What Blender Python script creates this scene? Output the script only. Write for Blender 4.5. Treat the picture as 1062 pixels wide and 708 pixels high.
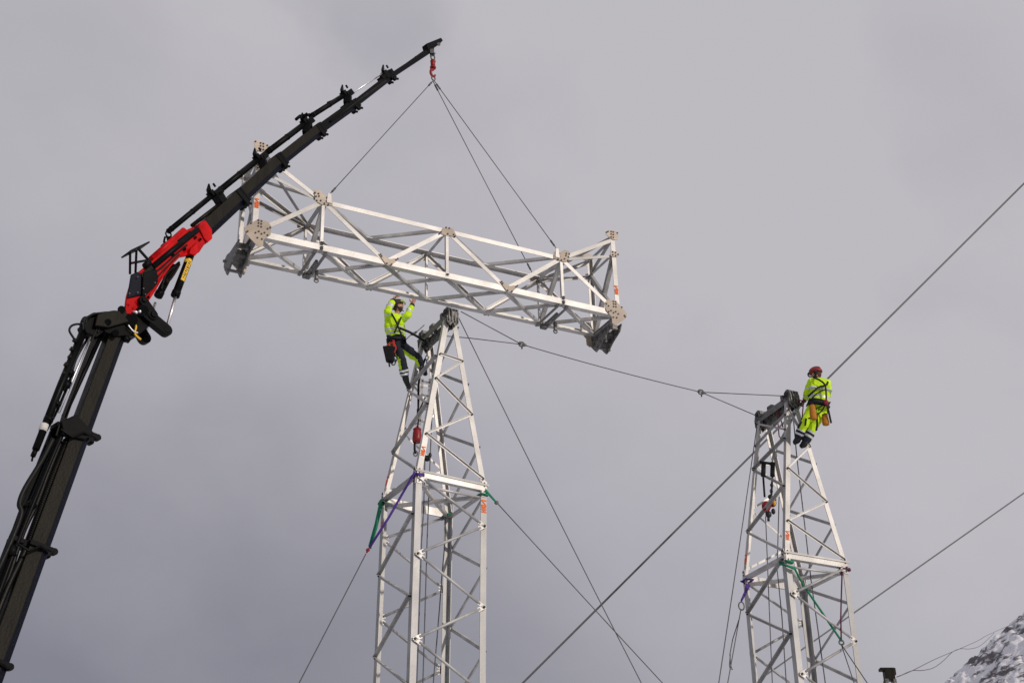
import bpy, bmesh, math, random
from mathutils import Vector, Matrix, noise
import numpy as np
def lin(a, b, n): return [float(x) for x in np.linspace(a, b, n)]
random.seed(7)
for o in list(bpy.data.objects): bpy.data.objects.remove(o)
SC = bpy.context.scene
COL = SC.collection
V = Vector

# ------------------------------------------------------------------ camera
PITCH, ROLL, FPX = 0.5053, -0.0047, 1386.9
CAMP = V((0, 0, 1.7))
_f = V((0, math.cos(PITCH), math.sin(PITCH))); _r = V((1, 0, 0)); _u = _r.cross(_f)
CR = math.cos(ROLL)*_r + math.sin(ROLL)*_u
CU = math.cos(ROLL)*_u - math.sin(ROLL)*_r
CF = _f
cam = bpy.data.cameras.new('camera'); co = bpy.data.objects.new('camera', cam); COL.objects.link(co)
co.matrix_world = Matrix(((CR.x, CU.x, -CF.x, CAMP.x), (CR.y, CU.y, -CF.y, CAMP.y), (CR.z, CU.z, -CF.z, CAMP.z), (0, 0, 0, 1)))
cam.sensor_width = 36; cam.lens = FPX/1062*36; cam.clip_end = 20000; cam.clip_start = 0.1
SC.camera = co

# ------------------------------------------------------------------ light
SUN_AZ = math.radians(132)      # compass style, from +Y towards +X
SUN_EL = math.radians(20)
sd = V((math.sin(SUN_AZ)*math.cos(SUN_EL), math.cos(SUN_AZ)*math.cos(SUN_EL), math.sin(SUN_EL)))
sl = bpy.data.lights.new('sun', 'SUN'); so = bpy.data.objects.new('sun', sl); COL.objects.link(so)
sl.energy = 2.0; sl.angle = math.radians(2.0); sl.color = (1.0, 0.9, 0.79)
so.rotation_euler = (-sd).to_track_quat('-Z', 'Y').to_euler()

world = bpy.data.worlds.new('World'); SC.world = world; world.use_nodes = True
wn = world.node_tree; wn.nodes.clear()
def N(nt, t, **kw):
    n = nt.nodes.new(t)
    for k, v in kw.items():
        if k.startswith('i_'): n.inputs[k[2:].replace('_', ' ')].default_value = v
        else: setattr(n, k, v)
    return n
out = N(wn, 'ShaderNodeOutputWorld'); bg = N(wn, 'ShaderNodeBackground'); bg.inputs['Strength'].default_value = 0.1
sky = N(wn, 'ShaderNodeTexSky'); sky.sky_type = 'NISHITA'; sky.sun_disc = False
sky.sun_elevation = SUN_EL; sky.sun_rotation = SUN_AZ
tc = N(wn, 'ShaderNodeTexCoord')
def wmath(op, a, b=None, clamp=False):
    n = N(wn, 'ShaderNodeMath', operation=op); n.use_clamp = clamp
    for i, x in enumerate((a, b)):
        if x is None: continue
        if isinstance(x, (int, float)): n.inputs[i].default_value = x
        else: wn.links.new(x, n.inputs[i])
    return n.outputs[0]
def wnoise(scale, detail, rough, loc=(0, 0, 0), sc=(1, 1, 1.6), dist=0.0):
    m = N(wn, 'ShaderNodeMapping'); m.inputs['Location'].default_value = loc; m.inputs['Scale'].default_value = sc
    wn.links.new(tc.outputs['Generated'], m.inputs['Vector'])
    n = N(wn, 'ShaderNodeTexNoise'); n.inputs['Scale'].default_value = scale; n.inputs['Detail'].default_value = detail
    n.inputs['Roughness'].default_value = rough; n.inputs['Distortion'].default_value = dist
    wn.links.new(m.outputs[0], n.inputs['Vector']); return n.outputs['Fac']
def wdot(d):
    n = N(wn, 'ShaderNodeVectorMath', operation='DOT_PRODUCT'); wn.links.new(tc.outputs['Generated'], n.inputs[0])
    n.inputs[1].default_value = V(d).normalized(); return n.outputs['Value']
SKY_GAIN = 4.75
n1 = wnoise(3.0, 4, 0.5, (1.3, 0.2, 0.7), dist=0.4)
n2 = wnoise(9.0, 5, 0.55, (4.1, 2.2, 0.3), dist=0.3)
big = wmath('ADD', wmath('MULTIPLY', n1, 0.24), wmath('MULTIPLY', n2, 0.08))        # 0.44 * 0.5 on average
# cloud deck: thicker (darker) low in the west, thinner and brighter to the east
east = wdot((0.9, 0.35, 0.25))
low = wdot((0, 0, 1))
g = wmath('ADD', wmath('MULTIPLY', east, 0.24), wmath('MULTIPLY', low, 0.36))
def pdir(px, py):
    return (CF + (px-531)/FPX*CR - (py-354)/FPX*CU).normalized()
wob = N(wn, 'ShaderNodeTexNoise'); wob.inputs['Scale'].default_value = 7.0; wob.inputs['Detail'].default_value = 5
wn.links.new(tc.outputs['Generated'], wob.inputs['Vector'])
wsub = N(wn, 'ShaderNodeVectorMath', operation='SUBTRACT'); wn.links.new(wob.outputs['Color'], wsub.inputs[0]); wsub.inputs[1].default_value = (.5, .5, .5)
wscl = N(wn, 'ShaderNodeVectorMath', operation='SCALE'); wn.links.new(wsub.outputs[0], wscl.inputs[0]); wscl.inputs['Scale'].default_value = 0.16
wadd = N(wn, 'ShaderNodeVectorMath', operation='ADD'); wn.links.new(tc.outputs['Generated'], wadd.inputs[0]); wn.links.new(wscl.outputs[0], wadd.inputs[1])
wnrm = N(wn, 'ShaderNodeVectorMath', operation='NORMALIZE'); wn.links.new(wadd.outputs[0], wnrm.inputs[0])
def bank(d, r0, r1, wgt):
    """a bank of thicker or thinner cloud round one direction of the sky, ragged by the noise above"""
    n = N(wn, 'ShaderNodeVectorMath', operation='DOT_PRODUCT'); wn.links.new(wnrm.outputs[0], n.inputs[0]); n.inputs[1].default_value = d
    m = N(wn, 'ShaderNodeMapRange', interpolation_type='SMOOTHSTEP'); wn.links.new(n.outputs['Value'], m.inputs['Value'])
    m.inputs['From Min'].default_value = math.cos(math.radians(r1)); m.inputs['From Max'].default_value = math.cos(math.radians(r0)); m.inputs['To Min'].default_value = 0; m.inputs['To Max'].default_value = wgt
    return m.outputs[0]
den = wmath('ADD', wmath('ADD', big, g), 0.498)
for d_, a_, b_, w_ in ((pdir(230, 760), 1, 19, -.15), (pdir(395, 25), 0, 3.8, -.11), (pdir(440, 95), 0, 4.5, -.03), (pdir(610, 105), 0, 4, -.04), (pdir(760, 150), 1, 11, .06), (pdir(980, 520), 1, 9, .05), (pdir(1010, 0), 0, 9, -.065), (pdir(150, 60), 1, 11, .05), (pdir(-10, -10), 0, 8, -.05)):
    den = wmath('ADD', den, bank(d_, a_, b_, w_))
ramp = N(wn, 'ShaderNodeValToRGB'); wn.links.new(den, ramp.inputs['Fac'])
ramp.color_ramp.elements[0].position = 0.60; ramp.color_ramp.elements[0].color = (0.225, 0.224, 0.266, 1)
ramp.color_ramp.elements[1].position = 1.06; ramp.color_ramp.elements[1].color = (0.525, 0.51, 0.54, 1)
e = ramp.color_ramp.elements.new(0.86); e.color = (0.43, 0.416, 0.458, 1)
mul = N(wn, 'ShaderNodeMix', data_type='RGBA', blend_type='MULTIPLY'); mul.inputs[0].default_value = 1.0
wn.links.new(ramp.outputs['Color'], mul.inputs[6]); mul.inputs[7].default_value = (10, 10, 10, 1)
mix = N(wn, 'ShaderNodeMix', data_type='RGBA'); mix.inputs[0].default_value = 0.96
wn.links.new(sky.outputs[0], mix.inputs[6]); wn.links.new(mul.outputs[2], mix.inputs[7])
wn.links.new(mix.outputs[2], bg.inputs['Color']); wn.links.new(bg.outputs[0], out.inputs['Surface'])
vs = SC.view_settings; vs.view_transform = 'Standard'; vs.look = 'None'; vs.exposure = 0.0; vs.gamma = 1.0

# ------------------------------------------------------------------ geometry helpers
def U(px, py, y):
    """point at world depth y seen at picture position px,py"""
    d = CF + (px-531)/FPX*CR - (py-354)/FPX*CU
    return CAMP + d*(y/d.y)

def frame(ax, hint=None):
    ax = ax.normalized()
    if hint is None: hint = V((0, 0, 1)) if abs(ax.z) < 0.9 else V((1, 0, 0))
    x = hint - ax*hint.dot(ax)
    if x.length < 1e-6: x = V((1, 0, 0)) - ax*ax.x
    x.normalize(); return x, ax.cross(x)

class MB:
    def __init__(s): s.v = []; s.f = []; s.m = []; s.sm = []
    def add(s, vs, fs, mi=0, smooth=False):
        b = len(s.v); s.v += [tuple(v) for v in vs]
        for f in fs: s.f.append([b+i for i in f]); s.m.append(mi); s.sm.append(smooth)
    def prism(s, poly, p, q, x, y, mi=0):
        """cross-section poly in (x,y), swept from p to q"""
        n = len(poly); p = V(p); q = V(q); x = V(x); y = V(y)
        ax = (q-p)
        if x.cross(y).dot(ax) < 0: poly = poly[::-1]
        area = sum(poly[i][0]*poly[(i+1) % n][1]-poly[(i+1) % n][0]*poly[i][1] for i in range(n))
        vs = [p+x*a+y*b for a, b in poly]+[q+x*a+y*b for a, b in poly]
        fs = [[i, (i+1) % n, n+(i+1) % n, n+i] for i in range(n)]+[list(range(n))[::-1], list(range(n, 2*n))]
        s.add(vs, fs, mi)
    def bar(s, p, q, w, h, hint=None, mi=0):
        p = V(p); q = V(q); x, y = frame(q-p, hint)
        s.prism([(-w/2, -h/2), (w/2, -h/2), (w/2, h/2), (-w/2, h/2)], p, q, x, y, mi)
    def box(s, c, sx, sy, sz, X=V((1, 0, 0)), Y=V((0, 1, 0)), mi=0):
        c = V(c); X = V(X).normalized(); Y = V(Y).normalized(); Z = X.cross(Y)
        s.prism([(-sx/2, -sy/2), (sx/2, -sy/2), (sx/2, sy/2), (-sx/2, sy/2)], c-Z*sz/2, c+Z*sz/2, X, Y, mi)
    def angle(s, p, q, w, t, d1, d2, mi=0, w2=None):
        p = V(p); q = V(q); ax = (q-p).normalized(); w2 = w2 or w
        d1 = V(d1); d1 = (d1-ax*d1.dot(ax)).normalized()
        d2 = V(d2); d2 = d2-ax*d2.dot(ax); d2 = (d2-d1*d2.dot(d1)).normalized()
        s.prism([(0, 0), (w, 0), (w, t), (t, t), (t, w2), (0, w2)], p, q, d1, d2, mi)
    def plate(s, poly, o, X, Y, t, mi=0):
        """polygon (x,y) in plane o,X,Y, thickness t centred"""
        o = V(o); X = V(X).normalized(); Y = V(Y).normalized(); Z = X.cross(Y).normalized()
        s.prism(poly, o-Z*t/2, o+Z*t/2, X, Y, mi)
    def tube(s, pts, r, n=8, mi=0, caps=True, flat=None):
        pts = [V(p) for p in pts]; R = r if isinstance(r, (list, tuple)) else [r]*len(pts)
        vs = []; x = None
        for i, p in enumerate(pts):
            a = pts[max(0, i-1)]; b = pts[min(len(pts)-1, i+1)]; t = (b-a).normalized()
            if x is None: x, y = frame(t)
            else:
                x = x-t*x.dot(t); x.normalize(); y = t.cross(x)
            if flat is not None:
                fx, fy = frame(t, flat[0])
                for k in range(n):
                    c, sn = math.cos(2*math.pi*k/n), math.sin(2*math.pi*k/n)
                    vs.append(p+fx*c*R[i]+fy*sn*R[i]*flat[1])
                continue
            for k in range(n):
                an = 2*math.pi*k/n; vs.append(p+x*math.cos(an)*R[i]+y*math.sin(an)*R[i])
        fs = []
        for i in range(len(pts)-1):
            for k in range(n): fs.append([i*n+k, i*n+(k+1) % n, (i+1)*n+(k+1) % n, (i+1)*n+k])
        s.add(vs, fs, mi, True)
        if caps:
            m = len(pts)-1
            s.add(vs[:n], [list(range(n))[::-1]], mi); s.add(vs[m*n:], [list(range(n))], mi)
    def cyl(s, p, q, r, n=12, mi=0): s.tube([p, q], r, n, mi)
    def torus(s, c, X, Y, R, r, n=16, m=6, mi=0, ry=None):
        c = V(c); X = V(X).normalized(); Y = V(Y).normalized(); Z = X.cross(Y); ry = ry or R
        vs = []
        for i in range(n):
            a = 2*math.pi*i/n; ca, sa = math.cos(a), math.sin(a)
            for k in range(m):
                b = 2*math.pi*k/m
                vs.append(c+X*ca*(R+r*math.cos(b))+Y*sa*(ry+r*math.cos(b))+Z*r*math.sin(b))
        fs = [[i*m+k, ((i+1) % n)*m+k, ((i+1) % n)*m+(k+1) % m, i*m+(k+1) % m] for i in range(n) for k in range(m)]
        s.add(vs, fs, mi, True)
    def ball(s, c, rx, ry, rz, X=V((1, 0, 0)), Y=V((0, 1, 0)), n=14, m=9, mi=0, fn=None):
        c = V(c); X = V(X).normalized(); Y = V(Y).normalized(); Z = X.cross(Y)
        vs = []
        for i in range(m+1):
            th = math.pi*i/m
            for k in range(n):
                ph = 2*math.pi*k/n
                a = [math.sin(th)*math.cos(ph), math.sin(th)*math.sin(ph), math.cos(th)]
                if fn: a = fn(a)
                vs.append(c+X*a[0]*rx+Y*a[1]*ry+Z*a[2]*rz)
        fs = [[i*n+k, (i+1)*n+k, (i+1)*n+(k+1) % n, i*n+(k+1) % n] for i in range(m) for k in range(n)]
        s.add(vs, fs, mi, True)
    def build(s, name, mats, parent=None, inv=None, bevel=0):
        me = bpy.data.meshes.new(name)
        vs = s.v if inv is None else [tuple(inv @ V(v)) for v in s.v]
        me.from_pydata(vs, [], s.f)
        if not isinstance(mats, (list, tuple)): mats = [mats]
        for m in mats: me.materials.append(m)
        me.polygons.foreach_set('material_index', s.m); me.polygons.foreach_set('use_smooth', s.sm)
        me.validate(); me.update()
        bm = bmesh.new(); bm.from_mesh(me); bmesh.ops.remove_doubles(bm, verts=bm.verts, dist=1e-5)
        bmesh.ops.recalc_face_normals(bm, faces=bm.faces); bm.to_mesh(me); bm.free()
        o = bpy.data.objects.new(name, me); COL.objects.link(o)
        if parent: o.parent = parent
        if bevel:
            b = o.modifiers.new('bevel', 'BEVEL'); b.width = bevel; b.segments = 2; b.limit_method = 'ANGLE'
        return o

def tag(o, label=None, cat=None, group=None, kind=None):
    if label: o['label'] = label
    if cat: o['category'] = cat
    if group: o['group'] = group
    if kind: o['kind'] = kind
    return o
def empty(name, loc=(0, 0, 0), rz=0, mat=None):
    o = bpy.data.objects.new(name, None); COL.objects.link(o); o.empty_display_size = 0.2
    if mat is not None: o.matrix_world = mat
    else: o.location = loc; o.rotation_euler = (0, 0, rz)
    return o
def mat_of(o):
    return o.matrix_world.copy() if o.rotation_mode and False else Matrix.LocRotScale(o.location, o.rotation_euler, o.scale)

# ------------------------------------------------------------------ materials
def material(name, col, rough=0.6, metal=0.0, var=0.15, scale=8.0, bump=0.0, bscale=60.0, col2=None, spec=0.4, coat=0.0, stretch=(1, 1, 1), thr=None, objvar=0.0):
    m = bpy.data.materials.new(name); m.use_nodes = True; nt = m.node_tree; b = nt.nodes['Principled BSDF']
    b.inputs['Roughness'].default_value = rough; b.inputs['Metallic'].default_value = metal
    b.inputs['Specular IOR Level'].default_value = spec; b.inputs['Coat Weight'].default_value = coat
    t = nt.nodes.new('ShaderNodeTexCoord'); mp = nt.nodes.new('ShaderNodeMapping'); mp.inputs['Scale'].default_value = stretch
    nt.links.new(t.outputs['Object'], mp.inputs['Vector'])
    n = nt.nodes.new('ShaderNodeTexNoise'); n.inputs['Scale'].default_value = scale; n.inputs['Detail'].default_value = 6; n.inputs['Roughness'].default_value = 0.6
    nt.links.new(mp.outputs[0], n.inputs['Vector'])
    r = nt.nodes.new('ShaderNodeValToRGB'); nt.links.new(n.outputs['Fac'], r.inputs['Fac'])
    lo, hi = thr or (0.3, 0.7)
    r.color_ramp.elements[0].position = lo; r.color_ramp.elements[1].position = hi
    c2 = col2 or tuple(min(1, c*(1+var)) for c in col); c1 = col if col2 else tuple(c*(1-var) for c in col)
    r.color_ramp.elements[0].color = (*c1, 1); r.color_ramp.elements[1].color = (*c2, 1)
    if objvar:
        oi = nt.nodes.new('ShaderNodeObjectInfo'); mr = nt.nodes.new('ShaderNodeMapRange'); nt.links.new(oi.outputs['Random'], mr.inputs['Value'])
        mr.inputs['To Min'].default_value = 1-objvar; mr.inputs['To Max'].default_value = 1+objvar*.5
        st = nt.nodes.new('ShaderNodeTexNoise'); st.inputs['Scale'].default_value = 1.7; st.inputs['Detail'].default_value = 3
        nt.links.new(t.outputs['Object'], st.inputs['Vector'])
        s2 = nt.nodes.new('ShaderNodeMapRange'); nt.links.new(st.outputs['Fac'], s2.inputs['Value']); s2.inputs['From Min'].default_value = .38; s2.inputs['From Max'].default_value = .6; s2.inputs['To Min'].default_value = 1-objvar; s2.inputs['To Max'].default_value = 1
        mu = nt.nodes.new('ShaderNodeMath'); mu.operation = 'MULTIPLY'; nt.links.new(mr.outputs[0], mu.inputs[0]); nt.links.new(s2.outputs[0], mu.inputs[1])
        vm = nt.nodes.new('ShaderNodeVectorMath'); vm.operation = 'SCALE'; nt.links.new(r.outputs['Color'], vm.inputs[0]); nt.links.new(mu.outputs[0], vm.inputs['Scale'])
        nt.links.new(vm.outputs[0], b.inputs['Base Color'])
    else: nt.links.new(r.outputs['Color'], b.inputs['Base Color'])
    rr = nt.nodes.new('ShaderNodeMapRange'); nt.links.new(n.outputs['Fac'], rr.inputs['Value'])
    rr.inputs['From Min'].default_value = 0.3; rr.inputs['From Max'].default_value = 0.7
    rr.inputs['To Min'].default_value = max(0.02, rough-0.1); rr.inputs['To Max'].default_value = min(1, rough+0.1)
    nt.links.new(rr.outputs[0], b.inputs['Roughness'])
    if bump:
        n2 = nt.nodes.new('ShaderNodeTexNoise'); n2.inputs['Scale'].default_value = bscale; n2.inputs['Detail'].default_value = 4
        nt.links.new(t.outputs['Object'], n2.inputs['Vector'])
        bp = nt.nodes.new('ShaderNodeBump'); bp.inputs['Strength'].default_value = bump; bp.inputs['Distance'].default_value = 0.02
        nt.links.new(n2.outputs['Fac'], bp.inputs['Height']); nt.links.new(bp.outputs[0], b.inputs['Normal'])
    return m
M = dict(
    alu=material('mill_aluminium', (0.535, 0.515, 0.495), 0.45, 0.3, 0.20, 4.0, 0.08, 30, objvar=.20),
    alu_old=material('weathered_aluminium', (0.40, 0.395, 0.39), 0.5, 0.25, 0.22, 3.0, 0.08, 30, objvar=.15),
    alu_dull=material('dull_aluminium', (0.46, 0.45, 0.435), 0.5, 0.25, 0.25, 4.0, 0.05, 30, objvar=.22),
    gusset=material('gusset_plate', (0.54, 0.445, 0.36), 0.6, 0.05, 0.16, 9.0, objvar=.22),
    bolt=material('bolt_steel', (0.03, 0.03, 0.033), 0.45, 0.5, 0.2, 30),
    dsteel=material('dark_weathered_steel', (0.14, 0.135, 0.128), 0.5, 0.4, 0.8, 14, 0.1, 60),
    msteel=material('weathered_steel', (0.17, 0.165, 0.16), 0.55, 0.3, 0.4, 10, 0.1, 60),
    wire=material('wire_rope', (0.10, 0.10, 0.105), 0.5, 0.5, 0.3, 60),
    cable=material('steel_cable', (0.12, 0.12, 0.125), 0.5, 0.5, 0.3, 40),
    black=material('black_crane_paint', (0.003, 0.003, 0.0034), 0.42, 0.0, 0.5, 3.0, 0.05, 40, spec=0.09),
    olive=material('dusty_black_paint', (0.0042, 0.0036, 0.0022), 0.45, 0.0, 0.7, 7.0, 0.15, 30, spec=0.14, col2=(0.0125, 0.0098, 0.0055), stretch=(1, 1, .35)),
    navy_and_rim=material('navy_paint_and_rim_reflection', (0.002, 0.003, 0.010), 0.4, 0.0, 0.3, 4.0, spec=0.14),
    red=material('red_crane_paint', (0.47, 0.002, 0.004), 0.40, 0.0, 0.35, 4.0, 0.03, 30, spec=0.12),
    chrome=material('chrome_rod', (0.80, 0.79, 0.80), 0.4, 1.0, 0.05, 20),
    yellow=material('yellow_sticker', (0.72, 0.43, 0.02), 0.5, 0.0, 0.12, 20),
    sticker_white=material('pale_tag', (0.6, 0.58, 0.54), 0.6, 0.0, 0.2, 40),
    rubber=material('rubber_hose', (0.006, 0.006, 0.006), 0.5, 0.0, 0.3, 30, spec=0.2),
    orange=material('orange_paint_mark', (0.85, 0.16, 0.03), 0.7, 0.0, 0.2, 60),
    green=material('green_webbing', (0.006, 0.19, 0.095), 0.8, 0.0, 0.35, 40, 0.2, 200),
    purple=material('purple_webbing', (0.075, 0.025, 0.24), 0.8, 0.0, 0.3, 40, 0.2, 200),
    maroon=material('maroon_webbing', (0.12, 0.012, 0.055), 0.8, 0.0, 0.3, 40, 0.2, 200),
    redrope=material('red_rope', (0.22, 0.015, 0.03), 0.8, 0.0, 0.3, 60),
    hoist_red=material('red_hoist_paint', (0.24, 0.008, 0.012), 0.45, 0.0, 0.25, 20),
    lime=material('hi_vis_lime_cloth', (0.56, 0.84, 0.008), 0.75, 0.0, 0.12, 14, 0.4, 26),
    navy=material('navy_cloth', (0.010, 0.012, 0.022), 0.85, 0.0, 0.4, 16, 0.4, 26),
    reflect=material('reflective_tape', (0.62, 0.63, 0.63), 0.4, 0.25, 0.12, 40),
    skin=material('skin', (0.46, 0.23, 0.155), 0.55, 0.0, 0.12, 20),
    hair=material('beard_hair', (0.06, 0.03, 0.018), 0.8, 0.0, 0.4, 80),
    eye=material('eye_dark', (0.02, 0.015, 0.012), 0.2, 0.0, 0.1, 10),
    helmet_dark=material('dark_helmet_shell', (0.05, 0.035, 0.03), 0.4, 0.0, 0.2, 12),
    helmet_red=material('red_helmet_shell', (0.22, 0.008, 0.014), 0.4, 0.0, 0.2, 12),
    helmet_lime=material('lime_helmet_patch', (0.42, 0.5, 0.03), 0.5, 0.0, 0.1, 12),
    strap=material('black_webbing', (0.008, 0.008, 0.009), 0.8, 0.0, 0.4, 40),
    leather=material('tan_tool_bag', (0.42, 0.16, 0.010), 0.75, 0.0, 0.25, 20, 0.3, 40),
    bagblack=material('black_bag', (0.007, 0.007, 0.008), 0.8, 0.0, 0.3, 20, 0.3, 30, spec=.2),
    bagred=material('red_bag_trim', (0.42, 0.02, 0.015), 0.7, 0.0, 0.3, 20),
    boot=material('black_boot_leather', (0.012, 0.011, 0.011), 0.55, 0.0, 0.4, 30),
    snow=material('snow', (0.72, 0.74, 0.78), 0.7, 0.0, 0.06, 0.3, 0.2, 2.0),
)

# ------------------------------------------------------------------ setting: snow ground and the mountain
g = MB()
Rg = 9000.0
vs_ = [V((0, 0, 0))]; fs_ = []
rings = [6, 14, 30, 60, 120, 300, 900, 3000, Rg]; nr = 48
for R in rings:
    for k in range(nr):
        a = 2*math.pi*k/nr
        z = 0.0 if R < 25 or R > 3500 else 0.35*noise.noise(V((math.cos(a)*R*.05, math.sin(a)*R*.05, 3)))
        vs_.append(V((math.cos(a)*R, math.sin(a)*R, z)))
for k in range(nr): fs_.append([0, 1+k, 1+(k+1) % nr])
for i in range(len(rings)-1):
    for k in range(nr): fs_.append([1+i*nr+k, 1+(i+1)*nr+k, 1+(i+1)*nr+(k+1) % nr, 1+i*nr+(k+1) % nr])
g.add(vs_, fs_, 0, True)
tag(g.build('ground', M['snow']), 'snow covered ground of the valley floor', 'ground', kind='structure')

def rock_material():
    m = bpy.data.materials.new('hazed_snowy_rock'); m.use_nodes = True; nt = m.node_tree; b = nt.nodes['Principled BSDF']
    b.inputs['Roughness'].default_value = 0.8
    t = nt.nodes.new('ShaderNodeTexCoord')
    def nz(scale, sc, rot, det, rough):
        mp = nt.nodes.new('ShaderNodeMapping'); mp.inputs['Scale'].default_value = sc; mp.inputs['Rotation'].default_value = rot
        nt.links.new(t.outputs['Object'], mp.inputs['Vector'])
        n = nt.nodes.new('ShaderNodeTexNoise'); n.inputs['Scale'].default_value = scale; n.inputs['Detail'].default_value = det; n.inputs['Roughness'].default_value = rough
        nt.links.new(mp.outputs[0], n.inputs['Vector']); return n.outputs['Fac']
    a = nz(0.36, (0.40, 1, 1.2), (0, math.radians(42), 0), 6, 0.64)
    c = nz(0.085, (1, 1, 1), (0, 0, 0), 2, 0.5)
    ma = nt.nodes.new('ShaderNodeMath'); ma.operation = 'MULTIPLY_ADD'; nt.links.new(c, ma.inputs[0]); ma.inputs[1].default_value = 0.55; nt.links.new(a, ma.inputs[2])
    r = nt.nodes.new('ShaderNodeValToRGB'); nt.links.new(ma.outputs[0], r.inputs['Fac'])
    r.color_ramp.elements[0].position = 0.765; r.color_ramp.elements[0].color = (0.82, 0.81, 0.85, 1)
    r.color_ramp.elements[1].position = 0.86; r.color_ramp.elements[1].color = (0.125, 0.115, 0.125, 1)  # rock and snow lightened: distance haze put into the colours
    nt.links.new(r.outputs['Color'], b.inputs['Base Color'])
    bp = nt.nodes.new('ShaderNodeBump'); bp.inputs['Strength'].default_value = 0.3; bp.inputs['Distance'].default_value = 0.6
    nt.links.new(a, bp.inputs['Height']); nt.links.new(bp.outputs[0], b.inputs['Normal'])
    return m
Y0 = 420.0
pa = U(979, 708, Y0); pb = U(1062, 635, Y0)
cs = (pb.z-pa.z)/(pb.x-pa.x)
xs = np.concatenate([np.linspace(-60, 118, 26), np.linspace(120, 200, 170), np.linspace(203, 620, 60)])
ys = np.concatenate([np.linspace(120, 366, 40), np.linspace(368, 432, 130), np.linspace(440, 760, 40)])
mv = []; nx, ny = len(xs), len(ys)
def soft(v, lim, k):
    return lim - k*math.log1p(math.exp(min(60, (lim-v)/k)))
for y in ys:
    for x in xs:
        cr = soft(pa.z+cs*(x-pa.x), 330, 25)
        d = abs(y-Y0)
        h = cr - 0.72*math.sqrt(d*d+16) + 0.72*4
        p = V((x, y, 0))
        h += 5.0*noise.fractal(p*0.03+V((3, 1, 7)), 0.8, 2.1, 5)*min(1, d/40) + 1.5*noise.fractal(V((x*.35, y*.25, 5)), 0.9, 2.2, 4)
        mv.append((x, y, max(h, -3-0.01*d)))
mo = MB(); mo.add(mv, [[j*nx+i, j*nx+i+1, (j+1)*nx+i+1, (j+1)*nx+i] for j in range(ny-1) for i in range(nx-1)], 0, True)
tag(mo.build('mountain', rock_material()), 'snowy mountainside with patches of dark bare rock', 'mountain', kind='structure')

# ------------------------------------------------------------------ lattice towers
S, HT, LR, HB = 1.375, 3.3666, 1.0132, 0.7159
SGN = dict(A=(-1, -1), B=(1, -1), C=(1, 1), D=(-1, 1))
def paint_mark(parent, o, X, Y, s, name='paint_mark'):
    """the orange stencilled letters, standing up the leg: an N above an upright zigzag (W turned)"""
    b = MB(); o = V(o); X = V(X).normalized(); Y = V(Y).normalized(); Zn = X.cross(Y)
    def stroke(pts, th, y0):
        for k in range(len(pts)-1):
            p = o+X*pts[k][0]*s+Y*(pts[k][1]*s+y0)+Zn*0.0005*k; q = o+X*pts[k+1][0]*s+Y*(pts[k+1][1]*s+y0)+Zn*0.0005*k
            b.bar(p, q, 0.004, th, Zn)
    for y0 in (0.62*s, -0.62*s):
        stroke([(-.5, -.45), (.5, -.45), (-.5, .05), (.5, .05), (-.5, .5), (.5, .5)] if y0 < 0 else [(-.5, -.45), (.5, -.45), (-.5, .45), (.5, .45)], s*0.19, y0)
    return b.build(name, M['orange'], parent)

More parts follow.
